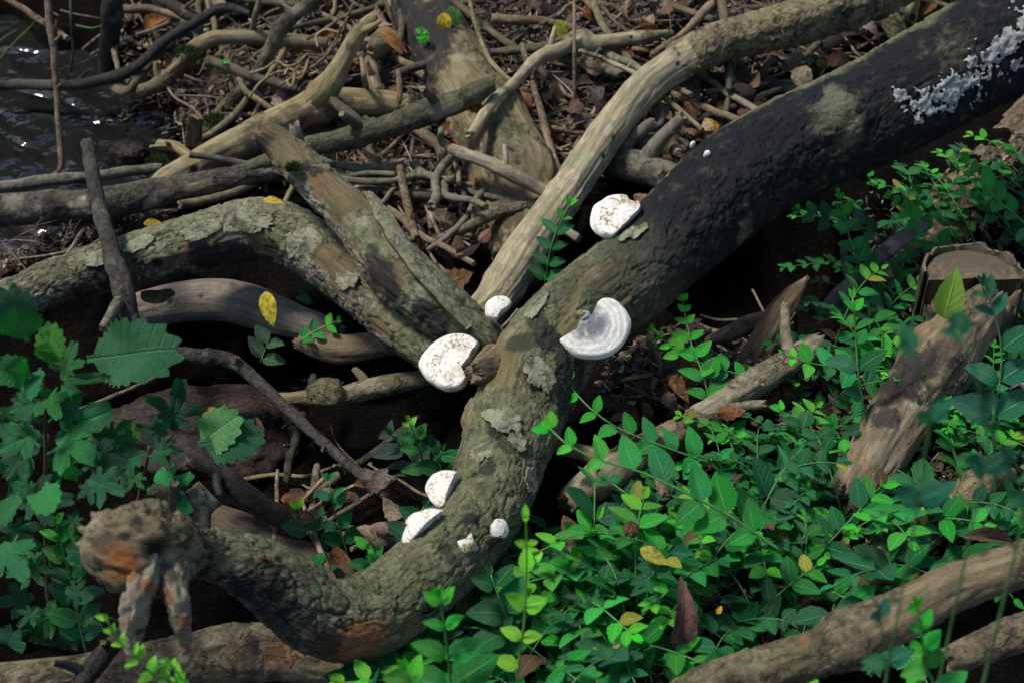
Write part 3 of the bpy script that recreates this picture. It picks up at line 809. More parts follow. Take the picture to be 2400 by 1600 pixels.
W('branch', 'dark bark pole with a pale torn scar, resting across the rotten trunk', 'branch',
  [(560, 405, .07, 14), (690, 358, .085, 20), (800, 326, .10, 26), (900, 298, .11, 27), (1000, 262, .12, 29), (1085, 230, .125, 26), (1152, 198, .13, 19)], 'darkbark', seed=26, bark=.86, res=.0026, topmoss=.5,
  blobs=[(1060, 250, 20, 'pale', .9), (1080, 240, 16, 'pale', .8), (1030, 262, 18, 'pale', .6), (1060, 250, 30, 'bare', 1.2), (1030, 262, 24, 'bare', 1), (940, 300, 14, 'orange', .3)])
W('log', 'wide brown rotten trunk half buried in leaf litter', 'log',
  [(920, -120, .05, 78), (955, -50, .05, 79), (990, 10, .05, 80), (1035, 110, .045, 84), (1085, 215, .04, 88), (1145, 310, .035, 94), (1195, 400, .03, 98), (1218, 480, .02, 92), (1222, 560, .01, 78), (1215, 620, -.0, 56)], 'brown', seed=27, bark=.34, res=.0034, lump=.12, ridge=.10, flake=1.4,
  topmoss=.3, blobs=[(990, 100, 120, 'dark', .95), (1000, 165, 90, 'dark', .85), (955, 170, 100, 'dark', .95), (1040, 20, 100, 'dark', .9), (950, 40, 110, 'dark', .95), (950, 110, 90, 'dark', .95), (970, 110, 50, 'dark', .8), (1120, 370, 50, 'dark', .5), (1000, -30, 100, 'dark', .8), (1180, 500, 60, 'dark', .5), (1040, 60, 50, 'dark', .6), (930, 100, 50, 'dark', .9), (1060, 200, 40, 'pale', .45), (1040, 250, 30, 'orange', .25), (1190, 300, 40, 'dark', .35), (1210, 330, 50, 'pale', .25), (1100, 320, 40, 'moss', .8), (1240, 310, 40, 'moss', .7), (1150, 450, 60, 'moss', .4), (1110, 420, 30, 'orange', .3), (1080, 130, 40, 'lichen', .35), (1200, 350, 8, 'hole', .5), (1230, 350, 7, 'hole', .5), (1215, 380, 8, 'hole', .5)],
  parts=[('trunk_stub', [(905, 95, .06, 32), (880, 112, .075, 28), (855, 120, .085, 24)], 'brown', dict(seed=28, res=.003, bark=.4, jag=.6, ends=(None, 'broken')))])
W('log', 'smooth pale barkless pole leaning from the litter down to the main log', 'log',
  [(1105, 745, .03, 36), (1160, 690, .045, 45), (1235, 580, .06, 46), (1320, 455, .075, 44), (1420, 315, .09, 43), (1500, 215, .105, 42), (1600, 140, .12, 41), (1700, 98, .13, 41), (1800, 65, .14, 46), (1920, 28, .15, 50), (2040, -20, .155, 52), (2120, -60, .16, 50)], 'pale', seed=29, bark=.0, res=.0024, lump=.10, ridge=.05, wander=.5, knotty=.8,
  bark_fn=lambda s, th: np.where(s > .60, .92, np.where(s > .57, .5, -.2)) + 0 * th, peel=.005, topmoss=.12, flake=1.5,
  blobs=[(1415, 365, 10, 'hole', .5), (1440, 325, 9, 'hole', .5), (1590, 150, 9, 'hole', .5), (1380, 385, 40, 'lichen', .5), (1545, 185, 14, 'pale', .9), (1240, 640, 40, 'dark', .5), (1300, 560, 36, 'dark', .4), (1380, 420, 30, 'dark', .35), (1440, 350, 30, 'moss', .4), (1350, 380, 36, 'moss', .35), (1765, 80, 20, 'bump', .3), (1880, 60, 30, 'dark', .3), (1960, 45, 30, 'dark', .4), (1480, 300, 8, 'hole', .5)])
W('stick', 'slanting pale stick behind the pale pole, thick knee in its middle', 'stick',
  on_ground([(1105, 318, .10, 13), (1140, 256, .08, 13), (1210, 190, .06, 13), (1255, 143, .05, 16), (1312, 112, .05, 19), (1362, 90, .05, 23), (1402, 100, .05, 19), (1500, 85, .05, 16), (1575, 78, .05, 7)]), 'pale', seed=30, bark=.25, res=.0034, topmoss=.1)
W('stick', 'square split stick lying across the rotten trunk', 'stick', [(1058, 348, .105, 13), (1175, 397, .10, 17), (1285, 452, .08, 15)], 'drift', seed=32, bark=.2, res=.003, ridge=.12, jag=.5, blobs=[(1110, 365, 40, 'pale', .35), (1220, 420, 40, 'dark', .4)])
W('log', 'smooth grey barkless log lying in the dark hollow under the forked log', 'log',
  [(300, 735, -.02, 36), (345, 722, -.015, 44), (443, 704, -.01, 48), (545, 706, -.005, 50), (647, 737, 0, 46), (735, 768, 0, 34), (790, 785, 0, 24)], 'grey', seed=33, bark=-.2, res=.0026, lump=.07, ridge=.05,
  blobs=[(400, 708, 11, 'hole', .4), (470, 692, 9, 'hole', .35), (545, 665, 16, 'bump', .5), (620, 750, 40, 'pale', .3), (400, 700, 24, 'bump', .2), (480, 690, 60, 'pale', .12)], under_dark=.3)
W('branch', 'kinked dark branch with a snapped top, running down into the hollow', 'branch',
  [(203, 335, .16, 15), (207, 352, .16, 15), (215, 400, .16, 16), (232, 480, .155, 17), (249, 540, .15, 18), (262, 590, .145, 21), (275, 640, .14, 23), (288, 690, .13, 26), (305, 738, .115, 22), (321, 775, .105, 19), (334, 823, .09, 18), (346, 856, .08, 18), (364, 866, .075, 17), (385, 844, .075, 17), (417, 827, .075, 17), (477, 834, .07, 17), (532, 846, .06, 17), (575, 870, .05, 15), (632, 917, .04, 14), (685, 968, .03, 13), (800, 1072, .02, 12), (880, 1140, .015, 11), (965, 1222, .01, 10)], 'soot', seed=34, bark=.9, res=.0022, ridge=.03, lump=.08,
  blobs=[(530, 850, 14, 'lichen', .8), (545, 858, 12, 'lichen', .8), (512, 846, 9, 'lichen', .8), (325, 755, 12, 'bump', .4), (272, 710, 14, 'lichen', .4), (240, 440, 60, 'dark', .6), (260, 560, 50, 'dark', .4)],
  parts=[('side_stub', [(285, 700, .13, 14), (270, 720, .135, 14), (255, 745, .135, 11), (240, 770, .135, 10)], 'grey', dict(seed=35, res=.002, bark=.4, jag=.8)), ('side_stub', [(548, 850, .062, 9), (556, 836, .068, 6)], 'darkbark', dict(seed=36, res=.002, bark=.9))])
W('branch', 'short bark-brown branch end poking from behind the large round fungus', 'branch',
  [(640, 934, .01, 12), (700, 932, .012, 16), (800, 930, .02, 24), (885, 912, .03, 25), (970, 893, .04, 20), (1040, 888, .05, 14)], 'brown', seed=37, bark=.85, res=.0024, blobs=[(860, 915, 60, 'lichen', .4), (680, 935, 30, 'bare')])
slab('bark_curl', 'ragged curl of bark on the branch end below the hollow', 'bark', [(725, 912, .05), (755, 905, .06), (790, 915, .06), (815, 925, .05)], [26, 38, 32, 14], .005, 'brown', 38, bow=.5, tilt=(.1, -.5, 1))
W('log', 'stubby brown log in the hollow beneath the forked log', 'log', [(712, 800, .0, 24), (745, 808, .005, 32), (810, 816, .01, 33), (900, 806, .02, 27), (980, 800, .02, 20)], 'brown', seed=39, bark=.4, res=.003, lump=.16, ridge=.1, under_dark=.3)
W('stick', 'black charred stick slanting behind the rotten knob', 'stick', [(434, 1080, .09, 9), (460, 1088, .085, 16), (510, 1110, .075, 23), (578, 1166, .055, 25), (656, 1216, .03, 21), (700, 1240, .02, 14)], 'black', seed=40, bark=.8, res=.0024, blobs=[(440, 1080, 12, 'pale', .8), (530, 1105, 18, 'bare')])
W('stick', 'short chunk of wood with a pale lichen-crusted end behind the rotten knob', 'stick', [(375, 1240, .06, 28), (440, 1192, .075, 37), (495, 1150, .085, 36)], 'darkbark', seed=41, bark=.5, res=.0024, ridge=.12, ends=('broken', 'cut'), blobs=[(480, 1180, 30, 'lichen', 1), (500, 1190, 20, 'pale', .5), (450, 1160, 26, 'pale', .4)])
W('log', 'flat grey-brown weathered log running under the bend of the fallen log', 'log', [(480, 1212, 0.0, 40), (540, 1240, 0, 54), (640, 1292, 0, 62), (760, 1355, 0, 62), (880, 1430, -.01, 50)], 'soot', seed=42, bark=.0, res=.003, flat=.7, blobs=[(650, 1260, 50, 'dark', .4), (560, 1230, 40, 'dark', .4)])
W('stick', 'brown stick on the soil beside the pair of white fungi', 'stick', [(690, 1243, .0, 12), (800, 1252, .005, 15), (880, 1262, .01, 17), (960, 1272, .01, 16)], 'grey', seed=43, bark=.6, res=.003)
W('log', 'big bark-covered log lying flat beneath the rotten knob', 'log', [(-80, 1600, .0, 40), (60, 1588, .0, 44), (200, 1578, 0, 47), (340, 1560, .01, 54), (476, 1542, .015, 60), (620, 1530, .015, 64), (720, 1545, .01, 56), (790, 1570, 0, 40)], 'brown', seed=44, bark=.72, res=.0026, blobs=[(590, 1510, 22, 'dark', .9), (600, 1525, 14, 'hole', .4), (660, 1530, 40, 'orange', .35), (420, 1550, 40, 'lichen', .3), (120, 1580, 60, 'moss', .4), (330, 1540, 30, 'dark', .6), (500, 1515, 40, 'lichen', .3)], flake=1.2)
W('stick', 'dark bent stick over the bark-covered log', 'stick', [(170, 1640, .09, 20), (198, 1590, .09, 23), (238, 1538, .09, 24), (292, 1480, .085, 16), (320, 1450, .08, 10)], 'black', seed=45, bark=.9, res=.0026)

# stream-side branches
ST = 'dead branches over the stream'
W('branch', 'long smooth black branch curving across the stream', 'branch', [(-40, 208, -.04, 12), (60, 198, -.04, 12), (170, 200, -.03, 12), (240, 187, -.02, 12), (290, 170, -.005, 13), (340, 136, .01, 12), (390, 92, .03, 12), (460, 54, .05, 11), (511, 22, .07, 11), (545, 20, .075, 10), (585, 33, .08, 6)], 'black', seed=46, bark=.95, res=.004, blobs=[(60, 200, 60, 'pale', .2)])
W('branch', 'crooked tan branch with moss on its elbow, end dipping in the stream', 'branch', [(176, 217, -.045, 5), (200, 210, -.04, 12), (255, 200, -.035, 17), (306, 218, -.03, 14), (358, 205, -.02, 16), (409, 167, 0, 17), (443, 130, .03, 22), (484, 99, .06, 18), (528, 86, .07, 16), (613, 86, .07, 16), (715, 96, .07, 17), (760, 105, .06, 14)], 'brown', seed=47, bark=.55, res=.0034, topmoss=.3, blobs=[(443, 130, 44, 'moss', 1), (425, 150, 30, 'moss', 1), (400, 165, 14, 'orange', .6), (230, 200, 30, 'pale', .3), (190, 212, 10, 'orange', .8), (480, 180, 20, 'moss', 1), (560, 82, 40, 'pale', .35)])
W('branch', 'dark leaning branch with a moss-green foot beside the pale ochre log', 'branch', [(465, 335, -.03, 18), (500, 290, 0, 17), (552, 232, .03, 17), (600, 172, .06, 17), (630, 119, .09, 16), (664, 61, .12, 17), (728, 5, .14, 16), (790, -50, .16, 15)], 'darkbark', seed=48, bark=.85, res=.0034, blobs=[(490, 300, 44, 'moss', 1), (520, 265, 34, 'moss', .8), (700, 25, 18, 'pale', .6)])
W('stick', 'upright brown stem standing in the stream', 'stick', [(108, -40, .16, 8), (111, 0, .145, 8), (119, 68, .11, 8.5), (131, 170, .055, 8), (136, 255, .01, 7), (141, 340, -.03, 7), (144, 388, -.05, 6), (124, 412, -.055, 5)], 'red', seed=49, bark=.8, res=.003)
W('stick', 'brown stem with a snapped end slanting over the stream', 'stick', [(-20, -25, .13, 7), (20, 0, .125, 7), (85, 41, .11, 8), (158, 92, .10, 7)], 'red', seed=50, bark=.8, res=.003, blobs=[(156, 90, 8, 'pale', 1)])
W('stick', 'thin mossy stem hanging down to the stream', 'stick', [(166, -30, .10, 3.5), (167, 50, .06, 3.5), (172, 120, 0, 3), (164, 170, -.05, 3)], 'darkbark', seed=51, bark=.9, res=.003, topmoss=.6)
W('stump', 'dark broken post standing in the stream', 'stump', [(268, -60, .10, 22), (264, 0, .08, 23), (260, 70, .02, 22), (255, 145, -.07, 22), (252, 175, -.11, 24)], 'black', seed=52, bark=.8, res=.004, blobs=[(278, 40, 20, 'pale', .25)])
W('branch', 'short dark branch entering behind the black curving branch', 'branch', [(340, -30, .05, 15), (380, 0, .045, 14), (470, 52, .02, 13)], 'darkbark', seed=53, bark=.9, res=.004)
W('stick', 'pale short stub of wood on the bank by the ochre log', 'stick', [(374, 340, .0, 12), (410, 346, .005, 13), (445, 368, 0, 12)], 'ochre', seed=54, bark=.1, res=.003, jag=.6)
W('stick', 'small forked greenish stem by the mossy elbow branch', 'stick', [(590, 75, .07, 7), (600, 35, .11, 7), (608, 5, .13, 6), (615, -25, .15, 6)], 'tan', seed=55, bark=.6, res=.003, topmoss=.6)

# litter sticks
LS = [('straight brown stem lying over the litter right of the rotten trunk', [(1224, 105, .05, 7), (1260, 238, .045, 8), (1278, 308, .04, 9), (1314, 412, .035, 8)], 'red'),
      ('pale bent vine hooked over the litter above the rotten trunk', [(1096, -20, .09, 5), (1117, 68, .075, 5), (1151, 143, .06, 6), (1207, 200, .05, 4)], 'tan'),
      ('hair-thin dark stem standing in front of the knee stick', [(1345, -30, .13, 3.5), (1346, 90, .09, 4), (1347, 200, .05, 4), (1346, 305, .01, 3)], 'red'),
      ('slim tan stem leaning left of the rotten trunk', [(846, 130, .10, 4), (855, 185, .085, 6), (866, 245, .07, 6), (880, 292, .06, 4)], 'tan'),
      ('short kinked tan stick behind the dark bark pole', [(931, 165, .08, 6), (938, 205, .07, 7), (936, 240, .06, 7), (922, 285, .05, 6)], 'tan'),
      ('orange-tan straw standing below the dark bark pole', [(916, 322, .04, 4), (919, 380, .03, 4.5), (923, 445, .02, 4)], 'tan'),
      ('dark brown stick standing in the gap beside the arm', [(936, 392, .05, 9), (950, 460, .04, 10), (975, 560, .03, 10)], 'red'),
      ('grey stick with a lumpy end pointing at the pale pole', [(960, 598, .02, 6), (1010, 572, .025, 8), (1065, 545, .03, 11), (1150, 506, .035, 14), (1225, 482, .04, 14), (1280, 468, .045, 11)], 'grey'),
      ('dark stick lying in the shadows behind the arm', [(960, 488, .0, 20), (1030, 510, .0, 24), (1100, 548, 0, 20), (1140, 570, 0, 12)], 'darkbark'),
      ('blue-black stick under the lumpy grey stick', [(930, 544, -.005, 7), (1030, 562, -.005, 9), (1160, 594, -.005, 8)], 'black'),
      ('thick brown stem hanging behind the slim tan stem', [(862, 140, .05, 17), (880, 200, .04, 18), (905, 290, .02, 16)], 'red'),
      ('slanting pale twig crossing the knee stick', [(1360, 118, .06, 5), (1430, 145, .055, 6), (1518, 186, .05, 7)], 'pale'),
      ('pinkish stick at the top between the two pale poles', [(1528, 130, .05, 7), (1565, 104, .055, 8), (1610, 70, .06, 9), (1665, 12, .07, 12)], 'red'),
      ('olive stub sloping down behind the fallen log', [(2035, -60, .09, 30), (2060, 0, .07, 27), (2115, 95, .03, 20)], 'ochre'),
      ('thick charred stick in the gap between pale pole and fallen log', [(1640, 190, .02, 18), (1720, 192, .02, 21), (1800, 200, .02, 20), (1880, 212, .02, 13)], 'black'),
      ('thin black stick in the gap between pale pole and fallen log', [(1590, 300, .02, 9), (1700, 258, .025, 9), (1830, 210, .03, 7)], 'black'),
      ('weathered grey chunk with streaked end under the pale pole', [(1425, 372, .02, 30), (1475, 388, .02, 37), (1540, 405, .02, 37), (1590, 420, .02, 30)], 'grey'),
      ('dark mossy chunk behind the weathered grey chunk', [(1490, 330, .03, 24), (1560, 345, .03, 30), (1610, 360, .03, 22)], 'darkbark'),
      ('grey plank-like stick beside the knee stick', [(1310, 138, .03, 10), (1390, 152, .03, 15), (1455, 175, .03, 10)], 'grey'),
      ('dark stick low in the hollow under the branch end', [(736, 880, .0, 9), (712, 960, -.005, 10), (682, 1070, -.01, 10), (668, 1130, -.01, 8)], 'black'),
      ('slender brown stick rising from the hollow soil', [(745, 1090, .0, 9), (738, 1130, 0, 10), (728, 1200, 0, 8)], 'brown'),
      ('grey-brown stick crossing under the kinked branch', [(700, 1175, .0, 11), (780, 1125, .0, 12), (860, 1075, .0, 10), (980, 980, -.005, 8)], 'darkbark'),
      ('thin twig lying above the brown rock', [(180, 962, .02, 4), (260, 930, .03, 5), (365, 884, .035, 4)], 'red')]
for k, (lb, pts, mt) in enumerate(LS):
    hollow = max(p[1] for p in pts) > 850 and pts[0][0] < 1000
    W('stick', lb, 'stick', pts if hollow else on_ground(pts), mt, seed=60 + k, bark=.6, res=.003, ridge=.06, jag=1.0, topmoss=.15)

# right side
W('log', 'weathered brown grooved log running down from the sawn stump', 'log', [(1990, 1170, .06, 48), (2045, 1085, .075, 64), (2120, 960, .085, 76), (2195, 850, .095, 78), (2262, 770, .095, 68), (2310, 715, .09, 50)], 'brown', seed=90, bark=.20, res=.0024, ridge=.14, lump=.1,
  blobs=[(2110, 900, 60, 'dark', .85), (2140, 850, 60, 'dark', .85), (2075, 980, 40, 'dark', .8), (2230, 830, 40, 'dark', .6), (2100, 1010, 30, 'pale', .4), (2160, 940, 14, 'hole', .5), (2110, 985, 12, 'hole', .5), (2240, 880, 50, 'bark', 1), (2150, 960, 40, 'lichen', .35), (2080, 1060, 40, 'pale', .35), (2080, 940, 30, 'dark', .6)])
W('branch', 'pale cut branch end lying under the creeper beside the split shard', 'branch', [(1640, 985, .06, 28), (1700, 945, .065, 33), (1765, 905, .07, 34), (1850, 848, .075, 31), (1915, 805, .075, 24)], 'drift', seed=91, bark=.6, res=.0026, blobs=[(1690, 940, 26, 'bare'), (1730, 950, 30, 'dark', .4)])
W('branch', 'mottled brown branch running from the fallen log up through the creeper', 'branch', [(1330, 1185, .055, 34), (1372, 1150, .06, 40), (1450, 1100, .065, 42), (1560, 1040, .065, 38), (1670, 985, .055, 32)], 'brown', seed=92, bark=.7, res=.0026, blobs=[(1375, 1130, 14, 'dark', .9), (1420, 1120, 60, 'lichen', .35), (1360, 1160, 30, 'pale', .4)])
W('wood_shard', 'splintered shard of wood with an orange torn side, pointing upward', 'shard', [(1752, 868, .02, 26), (1772, 830, .03, 32), (1808, 768, .06, 31), (1856, 694, .09, 22), (1893, 650, .11, 5)], 'brown', seed=93, bark=.15, res=.0024, ridge=.25, jag=1.5, blobs=[(1850, 740, 26, 'orange', .8), (1870, 700, 20, 'orange', .6), (1760, 850, 30, 'bare')])
W('wood_shard', 'dark flat shard lying beside the orange-torn shard', 'shard', [(1660, 800, .0, 14), (1710, 782, .01, 24), (1770, 752, .02, 22), (1815, 735, .02, 12)], 'brown', seed=94, bark=.3, res=.003, ridge=.15, flat=.6)
W('stick', 'mottled pale stick leaning up between creeper shoots', 'stick', [(1945, 720, .02, 16), (1975, 690, .03, 20), (2032, 640, .05, 22), (2100, 572, .075, 20), (2165, 528, .09, 16)], 'grey', seed=95, bark=.55, res=.0028, blobs=[(2090, 580, 20, 'lichen', .7), (1990, 680, 24, 'lichen', .7)])
W('log', 'broad brown trunk sunk in the bank behind the creeper', 'log', [(2140, 640, .0, 60), (2220, 540, .0, 85), (2310, 445, .01, 98), (2420, 345, .03, 104), (2560, 240, .06, 105)], 'brown', seed=96, bark=.55, res=.0036, lump=.1, blobs=[(2350, 420, 40, 'lichen', .3), (2280, 480, 40, 'dark', .3)])
W('log', 'pale barkless log lying at the foot of the creeper bank', 'log', [(1600, 1640, 0.170, 45), (1700, 1592, 0.180, 47), (1820, 1551, 0.190, 50), (1906, 1522, 0.195, 54), (2025, 1472, 0.200, 60), (2110, 1435, 0.205, 60), (2212, 1383, 0.210, 54), (2314, 1347, 0.215, 52), (2450, 1310, 0.220, 54)], 'brown', seed=97, bark=.55, res=.0028, lump=.15, crag=.10, wander=.5, topmoss=.15, blobs=[(1880, 1505, 16, 'orange', .6), (2050, 1490, 40, 'moss', .3), (1980, 1480, 40, 'dark', .2)])
W('log', 'short brown log tucked below the pale barkless log', 'log', [(2230, 1545, .08, 30), (2290, 1522, .085, 38), (2400, 1482, .09, 42), (2480, 1460, .09, 42)], 'brown', seed=98, bark=.7, res=.0034)
W('log', 'crumbling log mostly buried among the creeper leaves', 'log', [(1990, 1370, .02, 42), (2060, 1315, .03, 54), (2140, 1255, .035, 54), (2220, 1205, .03, 40)], 'brown', seed=99, bark=.6, res=.0034, lump=.15)
W('log', 'flaky-barked log crossing under the lower creeper leaves', 'log', [(1040, 1470, .02, 30), (1090, 1420, .025, 34), (1180, 1345, .03, 36), (1290, 1315, .03, 34), (1420, 1300, .03, 30), (1600, 1292, .02, 24)], 'pale', seed=101, bark=.8, res=.0028, flake=1.4)
W('wood_chip', 'pale worn chunk of wood among the creeper leaves', 'wood', [(2240, 1185, .06, 26), (2280, 1150, .07, 42), (2330, 1120, .075, 36), (2370, 1110, .07, 16)], 'tan', seed=102, bark=.2, res=.003, lump=.2)
slab('bark_chip', 'upright pinkish-brown chip of bark on the stream bank', 'bark', [(448, 350, .0), (452, 315, .035), (456, 276, .07)], [18, 20, 17], .006, 'red', 103, tilt=(-.2, -1, .3), bow=.1)
slab('bark_chip', 'ragged brown bark scrap overhanging the grey barkless log', 'bark', [(335, 690, .06), (370, 690, .055), (405, 680, .05)], [14, 18, 12], .004, 'brown', 104, tilt=(0, -.5, 1), bow=.3)
slab('bark_chip', 'pale crumpled bark piece beside the standing dark stick', 'bark', [(895, 440, .05), (905, 470, .04), (915, 510, .02)], [16, 26, 14], .006, 'tan', 105, tilt=(.3, -.8, .5), bow=.4)

# tangled root tendrils by the ochre log
tend = [[(586, 172, .09), (622, 160, .10), (648, 144, .105), (672, 156, .11), (700, 148, .115), (722, 128, .12), (760, 128, .12), (790, 90, .14), (800, 60, .16)],
        [(585, 228, .09), (610, 195, .10), (650, 170, .105), (690, 165, .11), (720, 135, .115), (715, 165, .11), (705, 185, .10)],
        [(655, 200, .10), (690, 180, .105), (740, 152, .11), (770, 125, .13), (795, 95, .15)],
        [(720, 92, .10), (760, 70, .12), (795, 45, .15), (815, 35, .17), (830, 8, .19)],
        [(668, 175, .108), (676, 162, .113), (690, 168, .112), (688, 190, .105), (682, 205, .10), (672, 190, .105)],
        [(745, 110, .11), (742, 85, .12), (765, 70, .13), (800, 75, .15), (815, 40, .17)]]
for k, tpts in enumerate(tend):
    W('root_tendril', 'curling tan root tendril tangled above the pale ochre log', 'root', [(a, b, z, 3.4) for a, b, z in tpts], 'tan', seed=110 + k, bark=.5, res=.0022, group='tangled root tendrils')

# sawn stump, its front half split away
def stump():
    c0 = P(2285, 652, .11); R = 119 * depth_of(c0) / FPX
    root = empty('sawn_stump', (c0[0], c0[1], 0.0)); tag(root, 'sawn stump with a half-round cut face and dark split front', 'stump')
    def add(name, mat, a0, a1, r0, r1, zt, zb, seed, na=110, tilt=0, top_noise=.002):
        a = np.linspace(a0, a1, na)
        prof = []
        nr = 10
        for r in np.linspace(r0, r1, nr): prof.append((r, 'top'))
        V = []; Q = []; A = []
        for r, _ in prof:
            rr = r * R * (1 + .05 * (fbm(np.stack([np.cos(a) * 5, np.sin(a) * 5, 0 * a + seed], -1), 4, seed) - .5))
            x = np.cos(a) * rr; y = np.sin(a) * rr
            z = zt + tilt * y + top_noise * (fbm(np.stack([x * 40, y * 160, 0 * a + seed], -1), 4, seed + 1) - .5) * 2
            V.append(np.stack([x, y, z], -1)); Q.append(np.stack([np.cos(a) * rr * .4, rr * .8, np.sin(a) * rr * .4], -1)); A.append(0.0)
        for zz in np.linspace(zt - .008, zb, 14):
            rr = r1 * R * (1 + .05 * (fbm(np.stack([np.cos(a) * 5, np.sin(a) * 5, 0 * a + seed], -1), 4, seed) - .5)) + .004 * (fbm(np.stack([a * 12, 0 * a + zz * 12, 0 * a], -1), 3, seed + 5) - .5)
            V.append(np.stack([np.cos(a) * rr, np.sin(a) * rr, 0 * a + zz], -1)); Q.append(np.stack([0 * a + zz, np.cos(a) * rr, np.sin(a) * rr], -1)); A.append(1.0)
        for zz in np.linspace(zb, zt - .008, 14):
            rr = max(r0, 0.02) * R + .007 * (fbm(np.stack([a * 5, 0 * a + zz * 20, 0 * a], -1), 3, seed + 6) - .5)
            V.append(np.stack([np.cos(a) * rr, np.sin(a) * rr, 0 * a + zz], -1)); Q.append(np.stack([0 * a + zz, np.cos(a) * rr, np.sin(a) * rr], -1)); A.append(.0)
        V.append(V[0]); Q.append(Q[0]); A.append(0)
        V = np.array(V); n = len(V)
        F = [tuple(f)[::-1] for f in grid_faces(n, na)]
        F.append(tuple(i * na for i in range(n - 1))); F.append(tuple(i * na + na - 1 for i in range(n - 1))[::-1])
        me = mesh_from(name, V, F, M[mat])
        aa = np.zeros((n, na, 4)); aa[..., 3] = 1; aa[..., 0] = np.array(A)[:, None]; aa[24:38, :, 2] = .75 if name == 'cut_block' else 0
        bb = np.zeros((n, na, 4)); bb[..., 3] = 1; bb[:10, :, 0] = .10 if name == 'cut_block' else 0
        vattr(me, "ma", aa, 'FLOAT_COLOR'); vattr(me, "mb", bb, 'FLOAT_COLOR'); vattr(me, "grain", np.array(Q), 'FLOAT_VECTOR')
        return obj(name, me, root)
    add('cut_block', 'soot', -.06, math.pi + .06, .02, .93, .11, -.04, 201)
    add('bark_rind', 'darkbark', .02, math.pi - .02, .985, 1.035, .117, -.04, 202, top_noise=.010)
    add('split_front', 'darkbark', math.pi + .1, 2 * math.pi - .1, .02, .90, .086, -.04, 203, top_noise=.034)
stump()

# ------------------------------------------------------------------ brown wet rock in the hollow
def rock(label, px, py, z, rx, ry, rz, seed, name='rock', mat='rock'):
    c = P(px, py, z)
    nu, nv = 60, 90
    a = np.linspace(.02, math.pi - .02, nu)[:, None]; b = np.linspace(0, 2 * math.pi, nv, endpoint=False)[None]
    d = np.stack([np.sin(a) * np.cos(b), np.sin(a) * np.sin(b), np.cos(a) + 0 * b], -1)
    r = 1 + .5 * (fbm(d * 1.6 + seed, 4, seed) - .5) + .12 * (fbm(d * 9 + seed, 3, seed + 1) - .5)
    V = d * r[..., None] * [rx, ry, rz]
    me = mesh_from(name, V + [0, 0, rz], grid_faces(nu, nv, True)[:, ::-1], M[mat])
    o = obj(name, me, None, (c[0], c[1], z - rz * .5)); tag(o, label, 'rock')
rock('broad wet brown rock in the hollow behind the lobed leaves', 470, 1060, -.085, .12, .075, .05, 301)
rock('small mossy stone at the water edge by the ochre log', 305, 372, -.085, .028, .024, .018, 302)

# ------------------------------------------------------------------ bracket fungi
def smooth_outline(pts, n=96):
    C = np.array(pts, float); C = np.vstack([C, C[:1]])
    E = np.vstack([C[-2], C, C[1]])
    out = []
    for i in range(1, len(E) - 2):
        p0, p1, p2, p3 = E[i - 1], E[i], E[i + 1], E[i + 2]
        t = np.linspace(0, 1, 12, endpoint=False)[:, None]
        out.append(0.5 * (2 * p1 + (p2 - p0) * t + (2 * p0 - 5 * p1 + 4 * p2 - p3) * t ** 2 + (3 * p1 - p0 - 3 * p2 + p3) * t ** 3))
    o = np.vstack(out)
    L = np.concatenate([[0], np.cumsum(np.linalg.norm(np.diff(np.vstack([o, o[:1]]), axis=0), axis=1))])
    s = np.linspace(0, L[-1], n, endpoint=False)
    oo = np.vstack([o, o[:1]])
    return np.stack([np.interp(s, L, oo[:, k]) for k in range(2)], 1)

